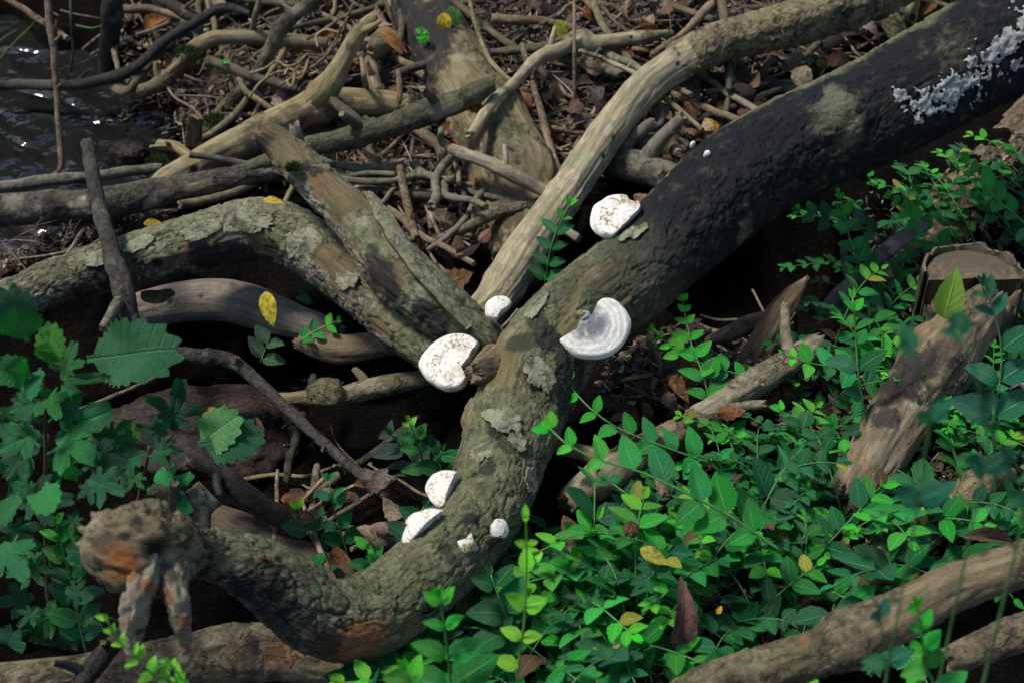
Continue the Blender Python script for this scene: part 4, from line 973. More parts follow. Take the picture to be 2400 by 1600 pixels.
def bracket(label, pts, ctr, z, nrm, seed, thick=.010, dome=.006, blue=0.0, dirt=1.0, lumps=(), group=None):
    """shelf fungus: outline laid on a tilted plane through its attachment point on the log"""
    nrm = np.array(nrm, float); nrm /= np.linalg.norm(nrm)
    c0 = P(ctr[0], ctr[1], z if z is not None else surf(*ctr)[2] + .004)
    def onplane(p):
        d = ray(*p); t = np.dot(c0 - CAM, nrm) / np.dot(d, nrm); return CAM + d * t
    O = np.array([onplane(p) for p in smooth_outline(pts)])
    na = len(O); nr = 26
    size = np.linalg.norm(O - c0, axis=1).max()
    ang = np.linspace(0, 2 * math.pi, na, endpoint=False)
    rows = []; A = []
    for side in (1, 0):
        fr = np.linspace(.03, 1, nr) if side else np.linspace(1, .03, nr)[:]
        for f in fr:
            p = c0 + (O - c0) * f
            rad = np.linalg.norm(p - c0, axis=1) / size
            edge = 1 - f
            wav = fbm(np.stack([p[:, 0] * 60, p[:, 1] * 60, 0 * rad + seed], -1), 4, seed, .6) - .5
            if side:
                h = dome * (1 - rad ** 2) + .00016 * np.sin(rad * 44 + 9 * wav) * (rad > .2) + .006 * wav * rad - thick * .45 * np.clip((f - .9) / .1, 0, 1) ** 2
            else:
                h = -thick * (.45 + .9 * np.clip(1 - rad, 0, 1)) * (1 - .35 * np.clip((f - .85) / .15, 0, 1)) + .006 * wav * rad - thick * .1
            rows.append(p + nrm * h[:, None])
            bl = blue * (1 - sstep(.28, .60, rad)) if side else 0 * rad
            A.append(np.stack([rad, bl + 0 * rad, np.full(na, dirt), np.ones(na)], -1))
    V = np.array(rows); n = len(V)
    org = c0
    me = mesh_from('cap', V - org, grid_faces(n, na, True), M['fungus'])
    # make sure the top faces the viewer side
    me.update()
    vattr(me, "ma", np.array(A).reshape(-1, 4), 'FLOAT_COLOR')
    if not lumps and size > .02:
        lumps = [(ctr[0], ctr[1], 15, 'main', -.010)]
    if lumps:
        root = empty('bracket_fungus', org); tag(root, label, 'fungus', group)
        obj('cap', me, root)
        for k, (lx, ly, lr, lm, up) in enumerate(lumps):
            cc = onplane((lx, ly)) + nrm * up
            nu, nv = 16, 24
            a = np.linspace(.05, math.pi - .05, nu)[:, None]; b = np.linspace(0, 2 * math.pi, nv, endpoint=False)[None]
            d = np.stack([np.sin(a) * np.cos(b), np.sin(a) * np.sin(b), np.cos(a) + 0 * b], -1)
            rr = lr * depth_of(cc) / FPX
            r = 1 + .8 * (fbm(d * 2 + k + seed, 3, seed) - .5)
            Vl = d * r[..., None] * rr * [1, 1, .6] + (cc - org)
            ml = mesh_from('attachment', Vl, grid_faces(nu, nv, True)[:, ::-1], M[lm])
            aa = np.zeros((nu * nv, 4)); aa[:, 3] = 1; aa[:, 1] = .5 if lm != 'fungus' else .7; aa[:, 0] = .3
            bb = np.zeros((nu * nv, 4)); bb[:, 3] = 1
            vattr(ml, "ma", aa, 'FLOAT_COLOR'); vattr(ml, "mb", bb, 'FLOAT_COLOR'); vattr(ml, "grain", Vl.reshape(-1, 3), 'FLOAT_VECTOR')
            obj('attachment', ml, root)
    else:
        o = obj('bracket_fungus', me, None, org); tag(o, label, 'fungus', group)

t5 = lambda L: [(800 + .3406 * a, 534 + .3406 * b) for a, b in L]
t8 = lambda L: [(800 + .3401 * a, 1068 + .3401 * b) for a, b in L]
m1 = t5([(800, 717), (850, 722), (900, 745), (943, 785), (935, 812), (905, 850), (885, 900), (850, 945), (825, 980), (815, 992), (840, 1005), (862, 1028), (855, 1060), (820, 1095), (760, 1111), (700, 1105), (640, 1075), (580, 1030), (540, 970), (527, 920), (545, 870), (590, 815), (640, 770), (700, 735), (750, 720)])
bracket('large round cream shelf fungus with a notched rim, left side of log', m1, (1078, 855), None, (-.15, -.45, 1), 401, lumps=[(1094, 858, 16, 'ochre', -.006)], dirt=1)
m2 = t5([(1080, 462), (1130, 465), (1165, 490), (1171, 515), (1140, 555), (1100, 585), (1070, 628), (1030, 625), (995, 600), (988, 550), (1000, 510), (1040, 475)])
bracket('small white disc fungus peeking over the log at the fork', m2, (1170, 725), None, (0, -.5, 1), 402, thick=.007, dirt=.7)
m3 = t5([(1762, 585), (1753, 560), (1760, 520), (1790, 490), (1840, 477), (1900, 495), (1950, 540), (1985, 600), (1999, 650), (1985, 720), (1940, 800), (1880, 855), (1800, 888), (1720, 893), (1630, 882), (1560, 848), (1510, 803), (1494, 775), (1520, 760), (1570, 735), (1608, 722), (1622, 690), (1640, 640), (1660, 612), (1700, 600), (1735, 612)])
bracket('crescent white shelf fungus with a blue-grey centre on the log front', m3, (1378, 760), None, (.10, -.55, 1), 403, blue=.95, dirt=.35, lumps=[(1368, 742, 13, 'fungus', .004), (1360, 740, 10, 'ochre', .006)])
m4 = [(1386, 494), (1393, 477), (1410, 467), (1430, 456), (1454, 454), (1469, 458), (1474, 467), (1485, 473), (1498, 473), (1502, 484), (1495, 497), (1481, 511), (1470, 525), (1450, 541), (1440, 553), (1427, 556), (1410, 551), (1393, 539), (1383, 520)]
bracket('lumpy white shelf fungus with brown specks beyond the log', m4, (1478, 514), None, (-.05, -.5, 1), 404, dirt=1.3)
m5 = t8([(640, 110), (690, 92), (750, 95), (792, 105), (785, 130), (765, 180), (750, 230), (730, 300), (720, 345), (680, 367), (640, 340), (600, 290), (572, 240), (568, 200), (590, 160), (615, 125)])
bracket('tall white shelf fungus low on the log, upper of a pair', m5, (1050, 1160), None, (-.35, -.6, 1), 405, dirt=.8)
m6 = t8([(690, 372), (640, 355), (590, 358), (540, 380), (490, 395), (450, 430), (438, 462), (462, 478), (445, 492), (425, 540), (412, 585), (435, 622), (462, 615), (520, 560), (580, 490), (640, 415)])
bracket('ragged white shelf fungus low on the log, lower of a pair', m6, (990, 1240), None, (-.35, -.6, 1), 406, dirt=.8)
m7 = t8([(1050, 460), (1065, 435), (1100, 430), (1135, 440), (1158, 480), (1161, 520), (1140, 555), (1110, 566), (1095, 548), (1070, 560), (1045, 555), (1035, 510), (1036, 475)])
bracket('small ear-shaped white fungus above the creeper leaves', m7, (1160, 1245), None, (.35, -.8, 1), 407, thick=.007, dirt=.7)
m8 = t8([(895, 530), (908, 570), (945, 635), (905, 655), (845, 668), (812, 625), (800, 585), (850, 572)])
bracket('torn pinkish papery fungus beside the small ear-shaped one', m8, (1098, 1272), None, (.1, -.8, 1), 408, thick=.006, dirt=2.5)
for lx, ly, lr, lb in ((1657, 360, 7.5, 'tiny white button fungus on top of the dark log'), (1624, 337, 6.5, 'tiniest white fungus nub at the log edge')):
    pts = [(lx + lr * math.cos(t) * (1 + .12 * math.sin(3 * t)), ly + lr * .85 * math.sin(t)) for t in np.linspace(0, 2 * math.pi, 10, endpoint=False)]
    bracket(lb, pts, (lx, ly), None, (0, -.6, 1), int(410 + lx), thick=.008, dome=.004, dirt=.1)

# white crust on the fallen log
def crust():
    V, D, pix, q, front = M_info['V'], M_info['D'], M_info['pix'], M_info['q'], M_info['front']
    line = np.array([(2095, 215), (2150, 245), (2200, 232), (2250, 208), (2300, 172), (2345, 130), (2385, 85), (2430, 30), (2480, -20)], float)
    wid = np.array([16, 40, 46, 44, 44, 44, 50, 55, 50], float)
    best = np.full(pix.shape[:2], 9.0)
    for k in range(len(line) - 1):
        a, b = line[k], line[k + 1]; d = b - a
        t = np.clip(((pix - a) @ d) / (d @ d), 0, 1)
        dist = np.linalg.norm(pix - (a + t[..., None] * d), axis=-1) / (wid[k] * (1 - t) + wid[k + 1] * t)
        best = np.minimum(best, dist)
    n1 = fbm(q * [70, 70, 70], 4, 77, .6); n2 = fbm(q * 260, 3, 78)
    n3 = fbm(q * 620, 2, 79)
    f = 0.95 - best + 3.0 * (n1 - .5) + 1.5 * (n2 - .5) + .7 * (n3 - .5)
    m = (f > .22) & front
    h = np.clip(f - .22, 0, .8) ** .7 * .0042 * (n2 * .8 + n3 * .8) + .0003
    V2 = V + D * (h + .0005)[..., None]
    nu, nv = m.shape
    F = grid_faces(nu, nv, True)
    keep = m.ravel()[F].all(1)
    F = F[keep][:, ::-1]
    used, inv = np.unique(F, return_inverse=True)
    Vk = V2.reshape(-1, 3)[used]
    org = Vk.mean(0)
    me = mesh_from('crust_fungus', Vk - org, inv.reshape(-1, 4), M['crust'])
    o = obj('crust_fungus', me, None, org); tag(o, 'white powdery crust fungus spread along the dark log', 'fungus')
crust()

# ------------------------------------------------------------------ leaves
def ovate(name, wid=.29, serr=.03, fold=.22, curl=.16, mat='leaf', nv=9, nu=5, tipp=.75, twist=0.0, flatbase=.05):
    V, UVs = [], []
    for i in range(nv):
        v = i / (nv - 1)
        wv = wid * (math.sin(math.pi * min(1, (v * .97 + .015)) ** tipp)) ** .85 if 0 < v < 1 else .004
        if v > 0: wv *= 1 + serr * (1 if i % 2 else -1)
        for j in range(nu):
            u = -1 + 2 * j / (nu - 1)
            x = u * wv
            z = fold * abs(x) - curl * (v - .35) ** 2 + twist * x * v + .015 * math.sin(7 * v + 2 * u)
            V.append((x, v, z)); UVs.append((u * .5 + .5, v))
    F = grid_faces(nv, nu)[:, ::-1]
    me = mesh_from(name, V, F, M[mat])
    uvl = me.uv_layers.new(name='UVMap')
    idx = np.zeros(len(me.loops), dtype=np.int32); me.loops.foreach_get("vertex_index", idx)
    uvl.data.foreach_set("uv", np.array(UVs, dtype=np.float32)[idx].ravel())
    return me

LEAF = [ovate('leaf', .31, .04, .25, .20), ovate('leaf', .29, .03, .15, .35), ovate('leaf', .33, .04, .3, .1, twist=.15), ovate('leaf', .28, .03, .35, -.1, tipp=.7)]
DEADL = [ovate('dead_leaf', .26, .05, .5, .9, 'dead', 10, 7), ovate('dead_leaf', .34, .10, -.35, -.7, 'dead', 10, 7, twist=.5), ovate('dead_leaf', .22, .04, .9, .5, 'dead', 10, 7, twist=-.5), ovate('dead_leaf', .30, .14, .1, 1.6, 'dead', 10, 7, twist=.3)]
YEL = [ovate('yellow_leaf', .25, .03, .15, .25, 'dead', 10, 5), ovate('yellow_leaf', .3, .05, .4, .5, 'dead', 10, 5, twist=.3)]

def lobed(name, kind, seed):
    """broad leaf with coarse teeth; kind 0 plain, 1 three lobes, 2 deep lobes; base at origin, tip at y = 1"""
    na, nr = 108, 6
    c = np.array([0, .34])
    a = np.linspace(0, 2 * math.pi, na, endpoint=False)   # 0 = towards the tip
    if kind == 0: prof = .29 + .37 * np.clip(np.cos(a), 0, 1) ** 3.6 + .05 * np.clip(np.cos(a - 1.0), 0, 1) ** 6 + .05 * np.clip(np.cos(a + 1.0), 0, 1) ** 6 - .05 * np.cos(2 * a) * 0 - .06 * np.clip(-np.cos(a), 0, 1)
    else:
        sharp = 11 if kind == 2 else 7
        l0 = .66 * np.clip(np.cos(a), 0, 1) ** sharp
        l1 = .54 * np.clip(np.cos(a - 1.0), 0, 1) ** sharp; l2 = .54 * np.clip(np.cos(a + 1.0), 0, 1) ** sharp
        l1 = np.maximum(l1, .34 * np.clip(np.cos(a - 1.9), 0, 1) ** sharp); l2 = np.maximum(l2, .34 * np.clip(np.cos(a + 1.9), 0, 1) ** sharp)
        l3 = .34 * np.clip(-np.cos(a), 0, 1) ** 2
        prof = np.maximum.reduce([l0, l1, l2, l3, np.full(na, .15 if kind == 2 else .20)])
        prof = .6 * prof + .4 * (np.roll(prof, 1) + np.roll(prof, -1)) / 2
    teeth = 1 + (.085 * (np.abs((a * 23 / (2 * math.pi) + .5) % 1 - .5) * 4 - 1)) * (np.cos(a) > -.75)
    prof = prof * teeth * (1 + .16 * (fbm(np.stack([np.cos(a) * 2, np.sin(a) * 2, 0 * a + seed], -1), 2, seed) - .5))
    prof = np.where(np.abs(a - math.pi) < .12, .335, prof)
    V = [(0, .34, 0)]
    for r in np.linspace(1 / nr, 1, nr):
        x = np.sin(a) * prof * r; y = c[1] + np.cos(a) * prof * r
        z = .22 * np.abs(x) - .25 * (y - .4) ** 2 + .05 * np.sin(9 * y + 6 * np.abs(x) + seed) * r
        V += list(zip(x, y, z))
    F = [(0, 1 + i, 1 + (i + 1) % na) for i in range(na)]
    for k in range(nr - 1):
        for i in range(na):
            a0 = 1 + k * na + i; a1 = 1 + k * na + (i + 1) % na
            F.append((a0, a0 + na, a1 + na, a1))
    me = mesh_from(name, np.array(V), [f[::-1] for f in F], M['lobed'])
    uvl = me.uv_layers.new(name='UVMap')
    idx = np.zeros(len(me.loops), dtype=np.int32); me.loops.foreach_get("vertex_index", idx)
    VV = np.array(V)[:, :2]; UV = np.stack([VV[:, 0] + .5, VV[:, 1]], -1)
    uvl.data.foreach_set("uv", UV[idx].astype(np.float32).ravel())
    return me
LOB = [lobed('leaf', 0, 1), lobed('leaf', 0, 2), lobed('leaf', 1, 3), lobed('leaf', 1, 4), lobed('leaf', 2, 5), lobed('leaf', 2, 6)]

def leaf_matrix(base, tip, nrm, widthscale=1.0):
    base, tip = Vector(base), Vector(tip)
    y = tip - base; L = y.length; y.normalize()
    z = Vector(nrm); z = (z - y * z.dot(y)).normalized()
    x = y.cross(z)
    m = Matrix((x * L * widthscale, y * L, z * L)).transposed().to_4x4()
    m.translation = base
    return m

def put(name, me, parent, mat4, color):
    o = bpy.data.objects.new(name, me)
    COL.objects.link(o)
    if parent is not None: o.parent = parent
    o.matrix_local = mat4
    o.color = (*color, 1)
    return o

def stem_mesh(pts, r0, r1, name='stem', mat='stem', sides=6):
    C = np.array([[*p, 0] for p in pts], float)
    X, s = resample(C, .006); X = X[:, :3]
    R = np.linspace(r0, r1, len(X))
    T, U, Wv = frames(X)
    th = np.linspace(0, 2 * math.pi, sides, endpoint=False)
    V = X[:, None] + (U[:, None] * np.cos(th)[None, :, None] + Wv[:, None] * np.sin(th)[None, :, None]) * R[:, None, None]
    F = [tuple(f)[::-1] for f in grid_faces(len(X), sides, True)]
    F.append(tuple(range(sides))); F.append(tuple((len(X) - 1) * sides + i for i in range(sides))[::-1])
    return mesh_from(name, V, F, M[mat]), X, T

G_OLD = (0.007, 0.130, 0.032); G_MID = (0.010, 0.245, 0.036); G_NEW = (0.060, 0.50, 0.018); G_TEAL = (0.010, 0.125, 0.060); G_LIME = (0.22, 0.60, 0.03)
lerp = lambda a, b, t: tuple(x + (y - x) * t for x, y in zip(a, b))

def shoot(pts, leaf_len, label=None, group=None, spacing=None, r=.0010, new=.35, old=G_MID, young=G_NEW, seed=0, root=None, first=.12, facing=.35, tipsize=.45, dry=False):
    """creeper shoot: stem with opposite leaf pairs; pts are world points base -> tip"""
    rg = random.Random(seed)
    base = np.array(pts[0])
    P0 = [np.array(p) - base for p in pts]
    me, X, T = stem_mesh(P0, r, r * .55)
    recs = [('stem', me, Matrix.Identity(4), lerp(old, (0.10, 0.22, 0.06), .6))]
    n = len(X); L = np.concatenate([[0], np.cumsum(np.linalg.norm(np.diff(X, axis=0), axis=1))])
    tot = L[-1]; sp = spacing or leaf_len * .85
    s = tot * first; k = 0
    while s < tot + 1e-6:
        i = min(n - 1, int(np.searchsorted(L, s)))
        f = s / tot
        size = leaf_len * (1 - (1 - tipsize) * sstep(.55, 1.0, f)) * rg.uniform(.8, 1.15)
        up = np.array([0, -facing, 1.0]); up /= np.linalg.norm(up)
        side = np.cross(T[i], up); ns = np.linalg.norm(side)
        side = side / ns if ns > .2 else np.array([math.cos(k * 1.57), math.sin(k * 1.57), 0])
        tw = rg.uniform(-.5, .5)
        for sg in (-1, 1):
            if rg.random() < .05: continue
            fwd = rg.uniform(.35, .85) + (.5 if f > .9 else 0)
            d = side * sg * math.cos(tw) + up * (rg.uniform(-.1, .35) + sg * .35 * math.sin(tw)) + T[i] * fwd
            d /= np.linalg.norm(d)
            nrm = up + side * sg * rg.uniform(-.35, .1) + np.array([rg.uniform(-.3, .3), rg.uniform(-.3, .2), 0])
            b0 = X[i] + d * size * .03
            t = sstep(1 - new, 1.0, f) if new > 0 else 0
            col = lerp(old, young, float(t))
            col = tuple(c * rg.uniform(.8, 1.2) for c in col)
            recs.append(('leaf', LEAF[rg.randrange(4)], leaf_matrix(b0, b0 + d * size, nrm, rg.uniform(.9, 1.15)), col))
        s += sp * rg.uniform(.8, 1.15) * (1 - .4 * sstep(.6, 1, f)); k += 1
    # tip bud pair
    for sg in (-1, 1):
        d = T[-1] * 1.2 + np.array([sg * .35, 0, .2]); d /= np.linalg.norm(d)
        recs.append(('leaf', LEAF[3], leaf_matrix(X[-1], X[-1] + d * leaf_len * tipsize * .7, (0, -.5, 1), .8), lerp(old, young, 1.0 if new > 0 else 0)))
    if dry: return recs
    o = root or empty('creeper_shoot', base)
    if label: tag(o, label, 'creeper', group)
    for nm, m_, mt, c in recs: put(nm, m_, o, mt, c)
    return o

# traced shoots: list of (px, py, z) base -> tip
HS = [
 ('creeper shoot with paired leaves reaching toward the log above the mottled branch', [(1680, 1090, .05), (1600, 1062, .07), (1530, 1036, .085), (1450, 1003, .10), (1390, 962, .115), (1345, 915, .125), (1328, 880, .135)], .030, .5, G_MID, G_NEW),
 ('upright bright shoot against the dark gap beneath the log', [(1730, 1080, .03), (1700, 1010, .05), (1668, 950, .065), (1648, 880, .085), (1622, 810, .105), (1606, 740, .125), (1600, 705, .135)], .026, .7, G_MID, G_NEW),
 ('slim shoot crossing in front of the pale cut branch end', [(1810, 905, .06), (1740, 880, .075), (1660, 855, .09), (1600, 835, .10), (1560, 800, .11), (1530, 775, .12)], .019, .8, G_MID, G_NEW),
 ('tallest upright shoot before the hollow with a lime tip', [(2070, 720, .03), (2035, 650, .06), (2005, 600, .085), (1988, 545, .11), (1975, 490, .135), (1965, 455, .15)], .026, .55, G_MID, G_NEW),
 ('horizontal shoot hanging into the dark hollow', [(2080, 560, .07), (2000, 525, .09), (1935, 512, .10), (1880, 498, .105), (1850, 485, .11)], .024, .3, G_OLD, G_MID),
 ('leaning shoot in front of the broad brown trunk', [(2260, 640, .05), (2200, 570, .075), (2150, 520, .10), (2110, 485, .12), (2085, 462, .13)], .026, .5, G_MID, G_NEW),
 ('bright shoot rising highest against the broad brown trunk', [(2440, 560, .06), (2380, 505, .09), (2340, 470, .11), (2310, 440, .13), (2275, 400, .15), (2258, 370, .165)], .030, .8, G_MID, G_NEW),
 ('long pale-stemmed shoot standing before the weathered grooved log', [(2075, 1100, .04), (2045, 1020, .08), (2025, 960, .11), (2012, 880, .145), (2006, 800, .175), (2002, 730, .205), (1998, 700, .215)], .036, .25, G_OLD, G_NEW),
 ('sideways shoot with bright leaves above the pale cut branch end', [(2080, 870, .07), (2000, 864, .08), (1930, 856, .09), (1880, 846, .10), (1840, 828, .11)], .030, .6, G_MID, G_NEW),
 ('vivid lime shoot rising in front of the small ear-shaped fungus', [(1212, 1610, .10), (1218, 1540, .145), (1230, 1440, .205), (1234, 1340, .265), (1234, 1260, .31), (1232, 1215, .335)], .021, 1.5, G_LIME, G_LIME),
 ('small creeper sprig on the smooth pale barkless pole', [(1275, 690, .09), (1280, 640, .115), (1290, 585, .14), (1305, 540, .16), (1325, 500, .18), (1335, 480, .19)], .024, .35, G_OLD, G_NEW),
 ('long shoot crossing above the carpet from the fallen log', [(1830, 1290, .12), (1720, 1215, .15), (1600, 1150, .175), (1500, 1105, .19), (1400, 1075, .205), (1330, 1040, .215), (1290, 1005, .22)], .036, .6, G_MID, G_NEW),
 ('upright pale-stemmed shoot in front of the lobed plants', [(205, 1540, .0), (190, 1480, .03), (175, 1400, .07), (158, 1330, .105), (145, 1280, .13), (132, 1225, .155)], .030, .5, G_OLD, G_NEW),
 ('bright blurred shoot beside the hanging root stubs', [(420, 1620, .20), (360, 1580, .22), (310, 1530, .245), (270, 1490, .26), (250, 1450, .275)], .018, 1.2, G_NEW, G_LIME),
 ('bright leaf cluster in front of the bark-covered log', [(430, 1640, .18), (425, 1590, .21), (410, 1570, .225), (395, 1550, .235)], .019, 1.2, G_NEW, G_LIME),
 ('sprig with a yellow-green tip beside the brown stick', [(760, 1310, .0), (735, 1270, .015), (715, 1225, .035), (700, 1190, .05)], .028, .6, G_OLD, G_LIME),
 ('slim upright sprig at the end of the kinked branch', [(815, 1300, .0), (800, 1250, .02), (785, 1200, .045), (775, 1150, .07), (772, 1125, .08)], .024, .2, G_OLD, G_MID),
 ('grey-green cluster in the hollow behind the pair of white fungi', [(985, 1110, .0), (965, 1075, .015), (935, 1040, .03), (915, 1015, .045)], .034, .1, (0.03, 0.085, 0.045), G_OLD),
 ('single-tipped shoot in the hollow beside the fallen log', [(1000, 1110, .0), (985, 1060, .03), (970, 1015, .055), (958, 985, .07)], .024, .5, G_OLD, G_LIME),
 ('broad-leaved sprig between the pair of fungi and the soil', [(1040, 1120, .0), (1030, 1080, .02), (1035, 1055, .035)], .036, 0, G_OLD, G_OLD),
 ('round-leaved sprig under the yellow leaf on the grey log', [(610, 850, -.02), (625, 810, .0), (635, 775, .02)], .026, 0, (0.03, 0.09, 0.04), G_OLD),
 ('two-leaved sprig beneath the arch of the forked log', [(735, 715, .0), (725, 700, .015), (715, 685, .025)], .026, 0, G_OLD, G_OLD),
 ('bright trailing sprig at the end of the grey log', [(700, 800, .02), (740, 775, .03), (790, 752, .04)], .018, .8, G_MID, G_NEW),
 ('leafy sprig in front of the pair of white fungi', [(985, 1290, .06), (988, 1240, .085), (985, 1205, .10), (995, 1185, .11)], .034, 0, G_OLD, G_OLD),
 ('sprig with two round bright leaves by the brown stick', [(870, 1340, .0), (860, 1310, .015), (862, 1285, .03)], .028, .8, G_MID, G_NEW),
 ('dark glossy shoot over the lower bend of the fallen log', [(1190, 1450, .06), (1170, 1400, .085), (1150, 1345, .105)], .036, 0, G_OLD, G_OLD),
 ('large-leaved blurred shoot in front of the lower bend', [(1060, 1620, .16), (1050, 1540, .20), (1040, 1460, .235), (1030, 1400, .26)], .040, .3, G_MID, G_NEW),
 ('big-leaved blurred shoot at the foot of the lower bend', [(990, 1680, .20), (970, 1620, .225), (950, 1570, .245)], .042, .3, G_MID, G_NEW),
 ('tiny bright sprig leaning from the lower bend of the log', [(985, 1400+100, .05), (950, 1470, .07), (920, 1440, .08), (895, 1410, .09)], .014, .9, G_MID, G_LIME),
 ('blue-green out-of-focus shoot hanging over the weathered grooved log', [(2150, 1190, 0.530), (2165, 1080, 0.570), (2180, 980, 0.600), (2170, 880, 0.630), (2110, 790, 0.650), (2060, 720, 0.665)], .029, 0, G_TEAL, G_TEAL),
 ('blue-green out-of-focus shoot in front of the sawn stump', [(2300, 1130, 0.520), (2310, 1010, 0.560), (2290, 900, 0.590), (2270, 820, 0.610), (2240, 770, 0.620)], .029, 0, G_TEAL, G_TEAL),
 ('tall dark shoot in front of the split face of the stump', [(2330, 980, .16), (2345, 880, .20), (2345, 800, .23), (2325, 720, .26), (2305, 670, .28)], .042, 0, G_TEAL, G_OLD),
 ('blue-green blurred shoot near the pale worn chunk', [(2400, 1200, 0.520), (2380, 1130, 0.550), (2350, 1060, 0.575), (2330, 1010, 0.590)], .032, 0, G_TEAL, G_TEAL),
 ('blue-green blurred shoot above the pale barkless log', [(2080, 1560, 0.370), (2070, 1500, 0.400), (2060, 1430, 0.430), (2040, 1390, 0.450)], .029, 0, G_TEAL, G_MID),
 ('blurred bright shoot before the pale barkless log', [(2190, 1640, .24), (2170, 1560, .27), (2160, 1480, .30), (2150, 1420, .325)], .036, .4, G_MID, G_NEW),
]
for k, (lb, pts, ll, new, old, yg) in enumerate(HS):
    wide = .075 if lb.startswith('blue-green') else .046 if lb.startswith('vivid') else None
    wp = [P(*p) for p in pts]; f0 = .05 if len(pts) < 5 else .12
    if pts[0][2] > .12:                                   # rooted in the ground below
        ln = sum(np.linalg.norm(wp[i + 1] - wp[i]) for i in range(len(wp) - 1))
        g0 = wp[0].copy(); g0[0] += .02; g0[1] -= .03; g0[2] = float(ground(g0[0], g0[1]))
        gl_ = np.linalg.norm(wp[0] - g0); f0 = gl_ / (gl_ + ln)
        wp = [g0, g0 * .5 + wp[0] * .5] + wp
    shoot(wp, ll, lb, seed=500 + k, spacing=wide, new=new, old=old, young=yg, r=.0011 if ll < .03 else .0015, first=f0)

# the carpet
def inpoly(x, y, poly):
    c = False; n = len(poly)
    for i in range(n):
        x1, y1 = poly[i]; x2, y2 = poly[(i + 1) % n]
        if (y1 > y) != (y2 > y) and x < (x2 - x1) * (y - y1) / (y2 - y1) + x1: c = not c
    return c
carpet = [(1380, 1240), (1400, 1230), (1520, 1180), (1650, 1120), (1770, 1060), (1880, 970), (1900, 880), (1970, 790), (2010, 680), (1960, 590), (1990, 510), (2110, 470), (2290, 450), (2460, 400), (2460, 1300), (2250, 1370), (2040, 1440), (1850, 1530), (1640, 1620), (1500, 1680), (900, 1690), (1010, 1590), (1180, 1480), (1270, 1370), (1330, 1260)]
excl = [((2060, 1100), (2210, 870), 88), ((2030, 1180), (2100, 1110), 50), ((2170, 650), (2420, 650), 70), ((2190, 750), (2420, 760), 42), ((1700, 1640), (2030, 1490), 66), ((2030, 1480), (2420, 1330), 62), ((2260, 1540), (2440, 1480), 50), ((2260, 1180), (2340, 1130), 55), ((1370, 1200), (1640, 1070), 74), ((1660, 1040), (1880, 900), 70), ((2080, 1330), (2180, 1250), 44), ((1190, 1360), (1420, 1320), 40), ((2270, 480), (2420, 390), 45), ((1990, 710), (2080, 620), 34), ((2260, 1268), (2400, 1272), 30)]
def excluded(x, y):
    for (x1, y1), (x2, y2), r in excl:
        dx, dy = x2 - x1, y2 - y1
        t = max(0, min(1, ((x - x1) * dx + (y - y1) * dy) / (dx * dx + dy * dy)))
        if math.hypot(x - x1 - t * dx, y - y1 - t * dy) < r: return True
    return False

protos = []; TONE = []
for k in range(16):
    rg = random.Random(900 + k)
    L = rg.uniform(.08, .15); hgt = rg.uniform(.03, .08)
    bend = rg.uniform(-.5, .5)
    pts = []
    for i in range(6):
        f = i / 5
        pts.append((L * f * math.cos(bend * f), L * f * math.sin(bend * f), hgt * math.sin(min(1, f * 1.1) * 1.7) + .002))
    kind = k % 8
    TONE.append(('dark-leaved', 'bright-tipped', 'bright-tipped', 'mid-green', 'lime-tipped', 'dark-leaved', 'bright-tipped', 'mid-green')[kind])
    old = (G_OLD, G_OLD, G_MID, G_OLD, G_MID, G_OLD, G_MID, G_OLD)[kind]
    yg = (G_OLD, G_NEW, G_NEW, G_MID, lerp(G_NEW, G_LIME, .4), G_OLD, lerp(G_MID, G_NEW, .6), G_MID)[kind]
    protos.append(shoot(pts, rg.uniform(.024, .034), seed=950 + k, new=(.3, .35, .5, .2, .5, 0, .4, .3)[kind], old=old, young=yg, dry=True, facing=.25, tipsize=.6))

rg = random.Random(4)
placed = []; tries = 0
NC = 262
while len(placed) < NC and tries < 20000:
    tries += 1
    x, y = rg.uniform(860, 2460), rg.uniform(440, 1680)
    if not inpoly(x, y, carpet) or excluded(x, y): continue
    mind = 27 + 20 * (y - 500) / 1100
    if y < 800 and rg.random() < .15: continue
    if any((x - a) ** 2 + (y - b) ** 2 < mind ** 2 for a, b in placed): continue
    placed.append((x, y))
def near(x, y, anchors):
    return min(anchors, key=lambda a: (x - a[0]) ** 2 + (y - a[1]) ** 2)[2]
BANK = [(2280, 640, 'the sawn stump'), (2130, 950, 'the weathered grooved log'), (1760, 905, 'the pale cut branch end'), (1450, 1100, 'the mottled brown branch'), (1200, 1345, 'the flaky-barked log'), (1420, 1300, 'the round seed pod'), (1160, 1240, 'the ear-shaped fungus'),
        (2290, 1145, 'the pale worn chunk'), (2110, 1270, 'the crumbling buried log'), (2314, 1347, 'the pale barkless log'), (1906, 1522, 'the pale barkless log'), (1602, 1450, 'the tall standing dead leaf'), (2310, 445, 'the broad sunken trunk'), (2040, 640, 'the mottled leaning stick'), (1050, 1560, 'the bend of the fallen log'), (1530, 1302, 'the yellowing leaf'), (1686, 1428, 'the bright orange scrap')]
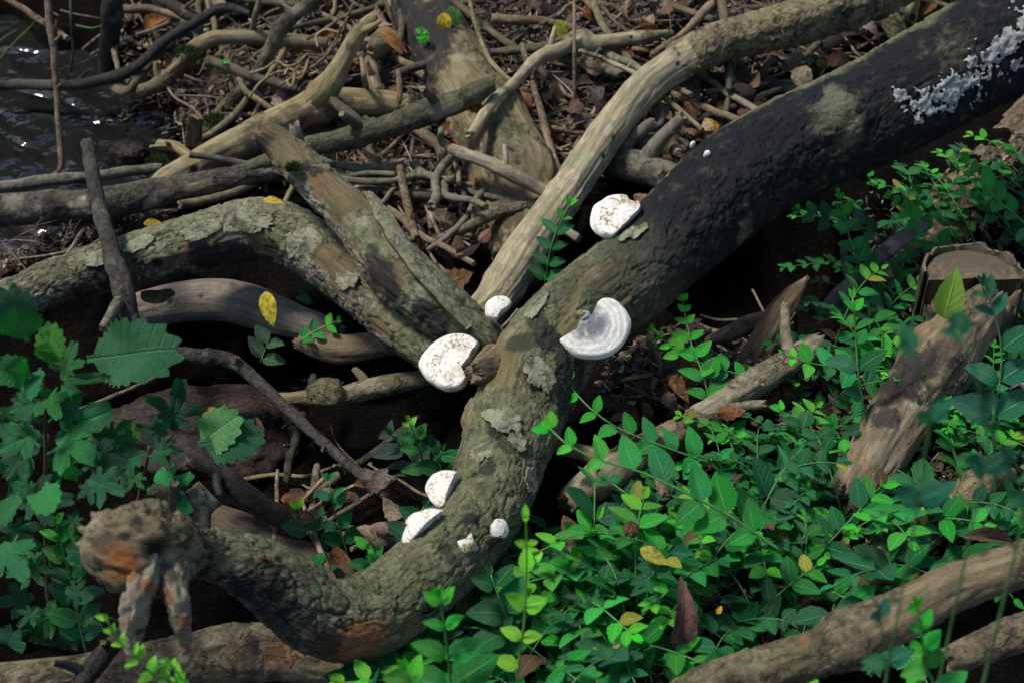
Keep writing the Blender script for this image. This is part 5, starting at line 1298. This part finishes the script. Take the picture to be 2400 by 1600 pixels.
for k, (x, y) in enumerate(placed):
    z = gz(x, y)
    p = P(x, y, z)
    kp = rg.randrange(16)
    o = empty('creeper_shoot', p); tag(o, '%s creeper shoot in the carpet by %s' % (TONE[kp], near(x, y, BANK)), 'creeper', 'creeper shoots carpeting the bank')
    o.rotation_euler = (rg.uniform(-.15, .15), rg.uniform(-.15, .15), rg.uniform(0, 2 * math.pi))
    sc = rg.uniform(.8, 1.15) * (.74 + .36 * sstep(1050, 1480, y))
    o.scale = (sc, sc, sc)
    tint = rg.uniform(.75, 1.1)
    for nm, m_, mt, c in protos[kp]:
        u = rg.random()
        if nm == 'leaf' and u < .02: c = (.30, .30, .03)
        elif nm == 'leaf' and u < .035: c = (.12, .07, .03)
        put(nm, m_, o, mt, tuple(min(.9, v * tint) for v in c))

# ------------------------------------------------------------------ lobed-leaf plants at the left
L_D = (0.009, 0.095, 0.026); L_M = (0.013, 0.155, 0.032); L_B = (0.05, 0.26, 0.02); L_P = (0.10, 0.30, 0.09)
def lobed_plant(label, stem_px, y, leaves, seed):
    """stem_px on the upright plane at distance y, bottom -> top; leaves = (base px, tip px, shape, colour, lean towards the camera)"""
    rg = random.Random(seed)
    S = [PY(a, b, y + (0 if i else .0)) for i, (a, b) in enumerate(stem_px)]
    z0 = float(ground(S[0][0], S[0][1])); base = S[0].copy()
    base[2] = z0
    root = empty('lobed_leaf_plant', base); tag(root, label, 'plant', None)
    S[0] = base
    me, X, T = stem_mesh([s - base for s in S], .0022, .0014)
    so = put('stem', me, root, Matrix.Identity(4), (0.10, 0.075, 0.045))
    for bx, by, tx, ty, sh, col, lean, *wv in leaves:
        dy = rg.uniform(-.02, .02)
        b = PY(bx, by, y - .01 + dy); t = PY(tx, ty, y + dy - lean)
        nrm = np.array([rg.uniform(-.3, .3), -.75, .8])
        lf = put('leaf', LOB[sh], root, leaf_matrix(b - base, t - base, nrm, wv[0] if wv else 1.0), tuple(c * rg.uniform(.85, 1.15) for c in col))
        # petiole
        i = int(np.argmin(np.linalg.norm(X + base - b, axis=1) + .4 * np.clip((X + base - b)[:, 2], 0, 9)))
        a0 = X[i]
        if np.linalg.norm(a0 + base - b) > .006:
            mid = (a0 + (b - base)) / 2 + np.array([0, 0, -.008])
            pm, _, _ = stem_mesh([a0, mid, b - base], .0011, .0009, 'petiole')
            put('petiole', pm, lf, lf.matrix_local.inverted(), (0.05, 0.16, 0.04))
    return root
def extra(seed, n, x0, x1, y0, y1):
    r = random.Random(seed); out = []
    for _ in range(n):
        x, y, a, L = r.uniform(x0, x1), r.uniform(y0, y1), r.uniform(-.6, 3.7), r.uniform(85, 140)
        out.append((x, y, x + L * math.cos(a), y + L * math.sin(a) * .8, r.choice((2, 3, 4, 5, 4)), r.choice((L_D, L_M)), r.uniform(-.02, .03)))
    return out
yA = P(105, 1330, 0)[1]
lobed_plant('tall lobed-leaf plant with a bright young leaf at its top', [(108, 1330), (106, 1215), (107, 1068), (104, 960), (100, 870)], yA, [
    (66, 800, 20, 690, 0, L_D, .02), (119, 862, 118, 764, 1, L_B, .0), (204, 842, 398, 816, 0, L_M, .03), (146, 892, 172, 800, 2, L_D, -.01), (146, 892, 258, 882, 1, L_D, .0, .38), (95, 861, 62, 930, 1, L_M, .04),
    (80, 880, -20, 860, 1, L_M, .03), (102, 915, 135, 975, 2, L_M, .04), (129, 1014, 252, 962, 3, L_M, .04), (129, 1014, 222, 1075, 2, L_M, .05), (95, 1010, 0, 1050, 2, L_M, .04), (95, 990, 30, 930, 3, L_D, 0), (90, 1060, -10, 1000, 2, L_D, .0), (100, 940, 20, 960, 2, L_D, .02), (100, 920, 180, 945, 3, L_D, -.02),
    (126, 846, 112, 790, 1, L_B, .02), (60, 1060, 10, 1120, 3, L_D, .03), (115, 1080, 190, 1120, 3, L_D, -.01)] + extra(31, 6, 0, 250, 930, 1180), 1)
yB = P(300, 1300, 0)[1] + .03
lobed_plant('lobed-leaf plant with a pale upturned leaf beside the brown rock', [(330, 1300), (320, 1220), (330, 1140), (345, 1080), (350, 1045)], yB, [
    (395, 1014, 426, 884, 4, L_D, .0), (465, 1041, 548, 978, 1, L_P, .02), (465, 1041, 606, 1020, 1, L_D, .02), (302, 1046, 308, 998, 1, L_B, .01), (395, 1014, 320, 1000, 2, L_D, .02), (300, 1065, 236, 1008, 2, L_M, .02), (367, 1095, 446, 1208, 4, L_M, .06),
    (360, 1050, 390, 1090, 3, L_D, .03), (340, 1060, 260, 1090, 2, L_D, .02), (360, 1040, 430, 1060, 2, L_D, .01), (330, 1100, 292, 1150, 4, L_D, .04), (310, 1090, 240, 1150, 4, L_D, .03)], 2)
yC = P(60, 1480, 0)[1]
lobed_plant('low lobed-leaf plant spreading dark leaves near the bark-covered log', [(120, 1500), (112, 1400), (108, 1300), (105, 1200), (104, 1140)], yC, [
    (109, 1129, 110, 1190, 1, L_M, .05), (44, 1153, 2, 1222, 0, L_M, .04), (60, 1130, 90, 1160, 2, L_D, .02), (204, 1119, 295, 1155, 4, L_D, .03), (204, 1119, 215, 1180, 3, L_D, .03), (0, 1270, 55, 1350, 2, L_M, .05), (180, 1195, 160, 1260, 4, L_D, .03), (82, 1398, -10, 1412, 2, L_D, .03), (153, 1469, 143, 1555, 4, L_D, .04),
    (20, 1565, 20, 1488, 0, L_D, .02), (100, 1330, 60, 1290, 2, L_D, 0), (150, 1280, 230, 1300, 3, L_D, .02), (60, 1250, 20, 1290, 3, L_D, .02), (150, 1380, 220, 1400, 4, L_D, .02), (150, 1350, 200, 1340, 3, L_D, .0), (60, 1180, 30, 1130, 3, L_D, 0), (180, 1440, 240, 1470, 4, L_D, .02), (90, 1420, 40, 1470, 4, L_D, .03)] + extra(32, 9, -20, 240, 1150, 1480), 3)

# ------------------------------------------------------------------ fallen leaves
def flat_leaf(name, label, px, py, z, length_px, ang, col, me, tilt=(0, -.3, 1), cat='leaf', group=None, wsc=1.0):
    """a loose leaf centred on the pixel, lying at height z"""
    nrm = np.array(tilt, float); nrm /= np.linalg.norm(nrm)
    c = P(px, py, z); L = length_px * depth_of(c) / FPX
    a = np.array([math.cos(ang), 0, 0]) * 1.0
    d = np.array([math.cos(ang), math.sin(ang) * math.sin(PITCH), math.sin(ang) * math.cos(PITCH)])
    d = d - nrm * d.dot(nrm); d /= np.linalg.norm(d)
    o = put(name, me, None, leaf_matrix(c - d * L / 2, c + d * L / 2, nrm, wsc), col)
    tag(o, label, cat, group)
    return o
Y = (0.62, 0.44, 0.03); OR = (0.42, 0.17, 0.03); TN = (0.34, 0.19, 0.07)
flat_leaf('yellow_leaf', 'upright yellow leaf stuck to the grey barkless log', 630, 724, .06, 84, -1.4, (.72, .56, .06), YEL[0], (-.1, -.9, .6))
flat_leaf('yellow_leaf', 'yellow leaf hanging above the rotten trunk', 1042, 58, .10, 56, -1.5, Y, YEL[1], (0, -.9, .5))
flat_leaf('green_leaf', 'dull green leaf beside the hanging yellow leaf', 1068, 50, .10, 76, -1.2, (.10, .22, .06), YEL[0], (.2, -.9, .5))
flat_leaf('yellow_leaf', 'yellow-green leaf above the knee of the pale stick', 1316, 71, .10, 50, -1.3, (.45, .48, .04), YEL[0], (0, -.9, .5), wsc=1.4)
flat_leaf('yellow_leaf', 'golden leaf in the dark gap behind the fallen log', 1662, 296, .06, 44, 2.0, (.75, .42, .01), YEL[1], (0, -.8, .6), wsc=1.5)
flat_leaf('orange_leaf', 'small orange leaf by the thin black stick', 1695, 245, .06, 36, .6, (.5, .22, .02), YEL[1], (0, -.6, .8))
flat_leaf('orange_leaf', 'tiny orange leaf scrap at the fallen log edge', 1722, 282, .06, 18, .1, (.5, .25, .02), YEL[1], (0, -.6, .8), wsc=1.4)
flat_leaf('yellow_leaf', 'yellow scrap on the crest of the forked log', 640, 470, .19, 46, -.25, (.55, .42, .04), YEL[0], (0, -.2, 1))
flat_leaf('yellow_leaf', 'yellow scrap below the dark peeling log', 357, 522, .05, 42, .1, (.6, .38, .04), YEL[0], (0, -.4, 1))
flat_leaf('orange_leaf', 'large orange dead leaf caught above the stream', 362, 48, .04, 64, .6, (.40, .18, .04), DEADL[0], (0, -.6, .8))
flat_leaf('dead_leaf', 'tan folded leaf on the stub of the rotten trunk', 920, 98, .13, 74, -.75, (.42, .22, .06), DEADL[2], (.2, -.6, .8))
flat_leaf('orange_leaf', 'orange crumpled leaf by the dark bark pole tip', 1118, 248, .11, 42, .3, (.5, .22, .04), DEADL[3], (0, -.5, .8), wsc=1.6)
flat_leaf('orange_leaf', 'orange curled leaf on the brown rock', 494, 966, .03, 28, -.6, (.5, .18, .02), DEADL[1], (0, -.6, .8), wsc=1.5)
flat_leaf('dead_leaf', 'pinkish brown folded leaf hanging beside the kinked branch', 600, 1012, .03, 76, -1.5, (.26, .13, .09), DEADL[2], (.3, -.8, .3))
flat_leaf('yellow_leaf', 'yellowing leaf lying on the creeper carpet', 1533, 1302, .13, 74, -.6, (.60, .60, .08), YEL[0], (0, -.5, 1))
flat_leaf('dead_leaf', 'tall dark brown dead leaf standing in the carpet', 1602, 1450, .12, 160, 1.5, (.12, .07, .055), DEADL[0], (.3, -1, .35), wsc=.8)
flat_leaf('dead_leaf', 'rolled brown leaf above the pale barkless log', 2322, 1260, .12, 130, -.05, (.14, .08, .055), DEADL[2], (0, -.4, 1), wsc=.55)
flat_leaf('dead_leaf', 'folded russet leaf under the reaching creeper shoot', 1515, 968, .03, 60, -1.2, (.30, .15, .08), DEADL[2], (.3, -.8, .4))
flat_leaf('dead_leaf', 'crumpled brown leaf at the foot of the smooth pale pole', 1070, 655, .10, 66, .4, (.24, .14, .06), DEADL[3], (-.2, -.8, .5), wsc=1.4)
flat_leaf('dead_leaf', 'small brown leaf beside the lumpy white fungus', 1508, 463, .18, 50, -.1, (.26, .17, .10), DEADL[1], (0, -.4, 1))
flat_leaf('orange_leaf', 'small orange leaf among the lobed leaves', 287, 1096, .07, 40, .1, (.4, .17, .04), DEADL[1], (0, -.6, .8))
flat_leaf('orange_leaf', 'bright orange scrap in the carpet', 1686, 1428, .09, 22, 1.0, (.6, .30, .02), YEL[1], (0, -.6, .8))
flat_leaf('green_leaf', 'yellow-green upright leaf in front of the sawn stump', 2228, 690, .16, 130, 1.35, (.16, .34, .03), LEAF[0], (-.3, -1, .3), wsc=.85)
# seed pod
pp = P(1478, 1252, .13)
a = np.linspace(.05, math.pi - .05, 20)[:, None]; b = np.linspace(0, 2 * math.pi, 28, endpoint=False)[None]
d = np.stack([np.sin(a) * np.cos(b), np.sin(a) * np.sin(b), np.cos(a) + 0 * b], -1)
r = .0072 * (1 + .10 * np.sin(7 * b) + .2 * (fbm(d * 3, 3, 5) - .5))
me = mesh_from('seed_pod', d * r[..., None] + [0, 0, .007], grid_faces(20, 28, True)[:, ::-1], simple_mat('pod_brown', (.16, .085, .04), (.28, .16, .08), 120))
tag(obj('seed_pod', me, None, pp), 'round ribbed brown seed pod in the creeper carpet', 'seed pod')

# dead leaves of the litter
rg = random.Random(11)
zones = [([(880, -40), (1700, -40), (1500, 200), (1330, 420), (1200, 600), (960, 600), (880, 300)], 130, 'around the rotten trunk', 'dead leaves in the litter'),
         ([(1480, 330), (1700, 60), (2300, -60), (1900, 200), (1700, 320), (1560, 440)], 70, 'behind the fallen log', 'dead leaves behind the fallen log'),
         ([(1480, 850), (1640, 770), (1800, 790), (1880, 840), (1700, 980), (1430, 1010), (1400, 930)], 34, 'on soil below the fallen log', 'dead leaves below the fallen log'),
         ([(0, 560), (300, 520), (420, 520), (200, 600), (0, 640)], 4, 'behind the forked log', 'dead leaves behind the forked log'),
         ([(560, 430), (880, 340), (960, 560), (880, 470), (740, 440)], 12, 'beside the forked arm', 'dead leaves beside the forked arm'),
         ([(260, 0), (860, 0), (860, 190), (560, 320), (430, 260), (200, 160)], 22, 'on the stream mud', 'dead leaves on the stream mud'),
         ([(560, 1180), (900, 1100), (980, 1180), (900, 1280), (700, 1330)], 16, 'beside the paired fungi', 'dead leaves left of the fallen log')]
pal = [(.12, .066, .042), (.22, .14, .09), (.06, .036, .027), (.36, .27, .19), (.24, .10, .045), (.21, .17, .145), (.035, .025, .022)]
PALN = ['brown', 'light brown', 'dark brown', 'pale tan', 'russet', 'grey-brown', 'blackish']
LIT = [(1120, 260, 'the dark bark pole tip'), (1316, 71, 'the yellow-green leaf'), (1362, 90, 'the knee of the pale stick'), (1207, 200, 'the pale bent vine'), (1278, 308, 'the straight brown stem'), (1042, 58, 'the hanging yellow leaf'), (920, 98, 'the trunk stub'), (1175, 397, 'the square split stick'), (950, 460, 'the dark standing stick'), (1150, 506, 'the lumpy grey stick'), (1320, 455, 'the smooth pale pole'), (1540, 405, 'the weathered grey chunk'),
       (1600, 100, 'the pinkish stick'), (1662, 296, 'the golden leaf'), (1760, 195, 'the thick charred stick'), (1900, 60, 'the barky end of the pale pole'), (2080, 20, 'the olive stub'), (1560, 345, 'the dark mossy chunk'), (1820, 740, 'the orange-torn shard'), (1700, 785, 'the dark flat shard'), (1515, 968, 'the folded russet leaf'), (1620, 820, 'the upright bright shoot'), (1760, 905, 'the pale cut branch end'), (1450, 900, 'the crescent fungus'),
       (357, 522, 'the yellow scrap'), (100, 600, 'the end of the forked log'), (250, 560, 'the kinked dark branch'), (800, 1250, 'the brown stick'), (770, 1130, 'the slim upright sprig'), (900, 1170, 'the kinked branch end'), (600, 1200, 'the black charred stick'), (500, 1050, 'the broad wet rock'), (700, 960, 'the bark curl'), (930, 1000, 'the grey-green cluster'), (360, 48, 'the large orange leaf'), (440, 130, 'the mossy elbow'), (600, 170, 'the dark leaning branch'), (690, 150, 'the root tendrils'), (480, 300, 'the moss-green foot'), (700, 380, 'the vivid moss spot')]
for poly, n, lb, gp in zones:
    xs = [p[0] for p in poly]; ys = [p[1] for p in poly]; c = 0
    while c < n:
        x, y = rg.uniform(min(xs), max(xs)), rg.uniform(min(ys), max(ys))
        if not inpoly(x, y, poly): continue
        c += 1
        ip = rg.randrange(len(pal))
        flat_leaf('dead_leaf', '%s dead leaf %s, by %s' % (PALN[ip], lb, near(x, y, LIT)), x, y, gz(x, y, .030 + rg.random() * .025), rg.uniform(36, 80), rg.uniform(0, 6.28), pal[ip], DEADL[rg.randrange(4)], (rg.uniform(-.8, .8), rg.uniform(-1.2, .3), 1), group=gp, wsc=rg.uniform(.7, 1.35))

# loose twigs
TW = []
for k in range(20):
    r2 = np.random.default_rng(700 + k)
    n = 6; L = r2.uniform(.08, .2)
    pts = np.stack([np.linspace(-L / 2, L / 2, n), np.cumsum(r2.normal(0, .0035, n)), np.cumsum(r2.normal(0, .0015, n)), np.linspace(.0024, .0012, n) * r2.uniform(.5, 1.7)], -1)
    me, o2, _ = tube_log(pts, ('red', 'tan', 'grey', 'darkbark', 'drift')[k % 5], seed=700 + k, res=.003, bark=.7, raw=True, name='twig', flake=.5)
    TW.append(me)
tz = [([(880, -40), (1750, -40), (1500, 200), (1330, 420), (1200, 600), (960, 600), (880, 300)], 150, 'around the rotten trunk', 'twigs in the litter'),
      ([(1480, 330), (1700, 60), (2300, -60), (1900, 200), (1700, 320), (1560, 440)], 44, 'behind the fallen log', 'twigs behind the fallen log'),
      ([(1450, 850), (1650, 740), (1900, 740), (1880, 840), (1700, 980), (1430, 1010)], 18, 'on soil below the fallen log', 'twigs below the fallen log'),
      ([(-40, 540), (420, 510), (200, 600), (-40, 660)], 12, 'behind the forked log', 'twigs behind the forked log'),
      ([(620, 1080), (900, 1000), (980, 1180), (700, 1330), (600, 1200)], 9, 'in the dark hollow', 'twigs in the hollow'),
      ([(580, 430), (880, 340), (960, 560), (880, 470), (740, 440)], 26, 'in the gap beside the forked arm', 'twigs beside the forked arm'),
      ([(260, 0), (860, 0), (860, 190), (560, 320), (430, 260), (200, 160)], 34, 'on the mud beside the stream', 'twigs on the stream mud')]
for poly, n, lb, gp in tz:
    xs = [p[0] for p in poly]; ys = [p[1] for p in poly]; c = 0
    while c < n:
        x, y = rg.uniform(min(xs), max(xs)), rg.uniform(min(ys), max(ys))
        if not inpoly(x, y, poly): continue
        c += 1
        p = P(x, y, gz(x, y, .012 + rg.random() * .012))
        it = rg.randrange(20)
        o = obj('twig', TW[it], None, p); tag(o, '%s twig %s, by %s' % (('reddish', 'tan', 'grey', 'dark', 'pale')[it % 5], lb, near(x, y, LIT)), 'twig', gp)
        o.rotation_euler = (rg.uniform(-.2, .2), rg.uniform(-.25, .25), rg.uniform(0, 6.28))

# broken sticks lying over the litter
BS = []
for k in range(10):
    r2 = np.random.default_rng(1700 + k)
    n = 7; L = r2.uniform(.16, .34)
    pts = np.stack([np.linspace(-L / 2, L / 2, n), np.cumsum(r2.normal(0, .008, n)), np.cumsum(r2.normal(0, .003, n)), np.linspace(1, .6, n) * r2.uniform(.0035, .0075)], -1)
    me, o2, _ = tube_log(pts, ('grey', 'darkbark', 'brown', 'soot', 'red')[k % 5], seed=1700 + k, res=.0026, bark=.6, raw=True, name='stick', wander=.8, knotty=1.0, topmoss=.3)
    BS.append(me)
bz = [(tz[0][0], 26, 'around the rotten trunk'), (tz[1][0], 10, 'behind the fallen log'), (tz[5][0], 9, 'beside the forked arm'), (tz[6][0], 14, 'on the stream mud')]
for poly, n, lb in bz:
    xs = [p[0] for p in poly]; ys = [p[1] for p in poly]; c = 0
    while c < n:
        x, y = rg.uniform(min(xs), max(xs)), rg.uniform(min(ys), max(ys))
        if not inpoly(x, y, poly): continue
        c += 1; it = rg.randrange(10)
        o = obj('broken_stick', BS[it], None, P(x, y, gz(x, y, .03 + rg.random() * .02)))
        tag(o, '%s broken stick %s, by %s' % (('grey', 'dark', 'brown', 'blackish', 'reddish')[it % 5], lb, near(x, y, LIT)), 'stick', 'broken sticks over the litter')
        o.rotation_euler = (rg.uniform(-.1, .1), rg.uniform(-.18, .18), rg.uniform(0, 6.28))

# crumbs of litter that nobody could count
def litter(name, label, polys, n, seed, cols_mat, smin, smax, lift, thin=1.0):
    r2 = np.random.default_rng(seed)
    pts = []
    while len(pts) < n:
        poly = polys[r2.integers(len(polys))]
        xs = [p[0] for p in poly]; ys = [p[1] for p in poly]
        x, y = r2.uniform(min(xs), max(xs)), r2.uniform(min(ys), max(ys))
        if inpoly(x, y, poly): pts.append(P(x, y, 0))
    pts = np.array(pts); gzv = ground(pts[:, 0], pts[:, 1]); pts[:, 2] = gzv + r2.uniform(0, lift, n)
    ok = pts[:, 2] > WATER_Z + .004
    pts = pts[ok]; n = len(pts)
    V = []; F = []
    yaw = r2.uniform(0, 6.28, n); L = r2.uniform(smin, smax, n); Wd = L * r2.uniform(.12, .5, n) * thin; t1 = r2.uniform(-.6, .6, n); t2 = r2.uniform(-.6, .6, n); cu = r2.uniform(-.3, .3, n)
    prof = [(-1, 0, 0), (-.5, -.8, 1), (-.4, .7, 1), (.1, -1, 1), (.2, .9, 1), (.7, -.5, .5), (.6, .6, .5), (1, .1, 0)]
    for k, (u, v, c) in enumerate(prof):
        jx = u * L * (1 + r2.uniform(-.2, .2, n)); jy = v * Wd * (1 + r2.uniform(-.3, .3, n))
        z = jx * t1 + jy * t2 + cu * L * (u * u)
        V.append(np.stack([pts[:, 0] + jx * np.cos(yaw) - jy * np.sin(yaw), pts[:, 1] + jx * np.sin(yaw) + jy * np.cos(yaw), pts[:, 2] + z + .004], -1))
    V = np.array(V).transpose(1, 0, 2).reshape(-1, 3)
    f = np.array([(0, 1, 2, 2), (1, 3, 4, 2), (3, 5, 6, 4), (5, 7, 6, 6)])
    tri = np.array([(0, 1, 2), (1, 3, 4), (1, 4, 2), (3, 5, 6), (3, 6, 4), (5, 7, 6)])
    F = (np.arange(n)[:, None, None] * 8 + tri[None]).reshape(-1, 3)
    me = mesh_from(name, V, F, cols_mat)
    rc = np.repeat(r2.random(n), 8)
    aa = np.stack([rc, np.repeat(r2.random(n), 8), np.zeros(n * 8), np.ones(n * 8)], -1)
    vattr(me, "ma", aa, 'FLOAT_COLOR')
    o = obj(name, me); tag(o, label, 'litter', kind='stuff')
def litter_mat():
    m, t, b, out = new_mat('litter_mix')
    N = NT(t)
    sa = N.n("ShaderNodeSeparateColor"); N.link(N.n("ShaderNodeAttribute", attribute_name="ma").outputs["Color"], sa.inputs[0])
    cr = N.n("ShaderNodeValToRGB"); N.link(sa.outputs[0], cr.inputs[0])
    els = [(0, (.02, .014, .010)), (.3, (.06, .038, .024)), (.55, (.10, .065, .045)), (.75, (.22, .165, .115)), (.85, (.05, .034, .024)), (1, (.42, .34, .25))]
    cr.color_ramp.elements[0].color = (*els[0][1], 1); cr.color_ramp.elements[1].color = (*els[-1][1], 1)
    for p_, c_ in els[1:-1]:
        e = cr.color_ramp.elements.new(p_); e.color = (*c_, 1)
    nz = N.noise(N.n("ShaderNodeTexCoord").outputs["Object"], 220, 4)
    N.link(N.mix(N.step(nz, .3, .7), cr.outputs[0], (.45, .42, .4), 'MULTIPLY'), b.inputs["Base Color"])
    b.inputs["Roughness"].default_value = .85
    return m
LM = litter_mat()
litter('leaf_litter', 'brown crumbs of leaves and bark covering the ground', [z[0] for z in zones[:-1]] + [zones[0][0]] * 3 + [zones[1][0]], 15000, 71, LM, .003, .009, .024)
litter('bank_litter', 'brown crumbs between the creeper shoots on the bank', [carpet], 6000, 72, LM, .003, .009, .012)
litter('needle_litter', 'dry straw and stem bits over the litter', [zones[0][0], zones[1][0], zones[0][0], tz[3][0], tz[5][0], tz[6][0]], 2300, 73, LM, .012, .04, .045, thin=.06)

# moss tufts
def moss_tuft(label, px, py, z, rpx, seed, n=500):
    r2 = np.random.default_rng(seed)
    c = P(px, py, z); R = rpx * depth_of(c) / FPX
    a = r2.uniform(0, 6.28, n); rr = R * np.sqrt(r2.random(n))
    b = np.stack([np.cos(a) * rr, np.sin(a) * rr, .35 * np.sqrt(np.clip(R * R - rr * rr, 0, 1))], -1)
    d = b / R * .6 + r2.normal(0, .4, (n, 3)) + [0, -.1, .7]; d /= np.linalg.norm(d, axis=1)[:, None]
    L = r2.uniform(.004, .009, n)[:, None]
    s = np.cross(d, r2.normal(size=(n, 3))); s /= np.linalg.norm(s, axis=1)[:, None]
    V = np.stack([b - s * .0007, b + s * .0007, b + d * L], 1).reshape(-1, 3)
    me = mesh_from('moss_tuft', V, np.arange(3 * n).reshape(-1, 3), M['moss'])
    o = obj('moss_tuft', me, None, c); tag(o, label, 'moss', kind='stuff')
moss_tuft('bright moss tuft beside the foot of the ochre log', 368, 385, .03, 24, 801)
moss_tuft('moss on the foot of the dark leaning branch', 505, 288, .015, 30, 802, 700)
moss_tuft('moss on the elbow of the crooked tan branch', 440, 128, .05, 30, 803, 700)
moss_tuft('moss patch on the soil under the large round fungus', 1010, 935, -.02, 30, 804)
moss_tuft('moss patch by the gap behind the fallen log', 1905, 160, .05, 30, 805)

moss_tuft('vivid green moss spot on the broken arm of the forked log', 688, 398, surf(688, 398, C_arm)[2] + .002, 15, 806, 500)
# grass blades at the stream
for k, pts in enumerate([[(0, 138, -.02), (40, 95, .02), (70, 65, .06), (85, 45, .10)], [(-10, 105, 0), (15, 85, .03), (40, 70, .05)], [(180, 60, .0), (215, 66, .02), (240, 60, .03)]]):
    me, X, T = stem_mesh([P(*p) - P(*pts[0]) for p in pts], .002, .0008, 'grass_blade')
    o = put('grass_blade', me, None, Matrix.Translation(P(*pts[0])), (.05, .14, .02)); tag(o, 'curved green grass blade over the stream edge', 'grass', 'grass blades by the stream')
# small fern-like sprigs
for px, py, z, lb in ((990, 85, .10, 'bright ferny sprig on the dark part of the rotten trunk'), (527, 163, .06, 'tiny bright green sprig under the mossy elbow branch')):
    shoot([P(px, py + 22, z - .02), P(px + 2, py, z), P(px - 4, py - 18, z + .02)], .010, lb, seed=int(px), new=1.5, old=G_NEW, young=G_NEW, r=.0007, spacing=.004)
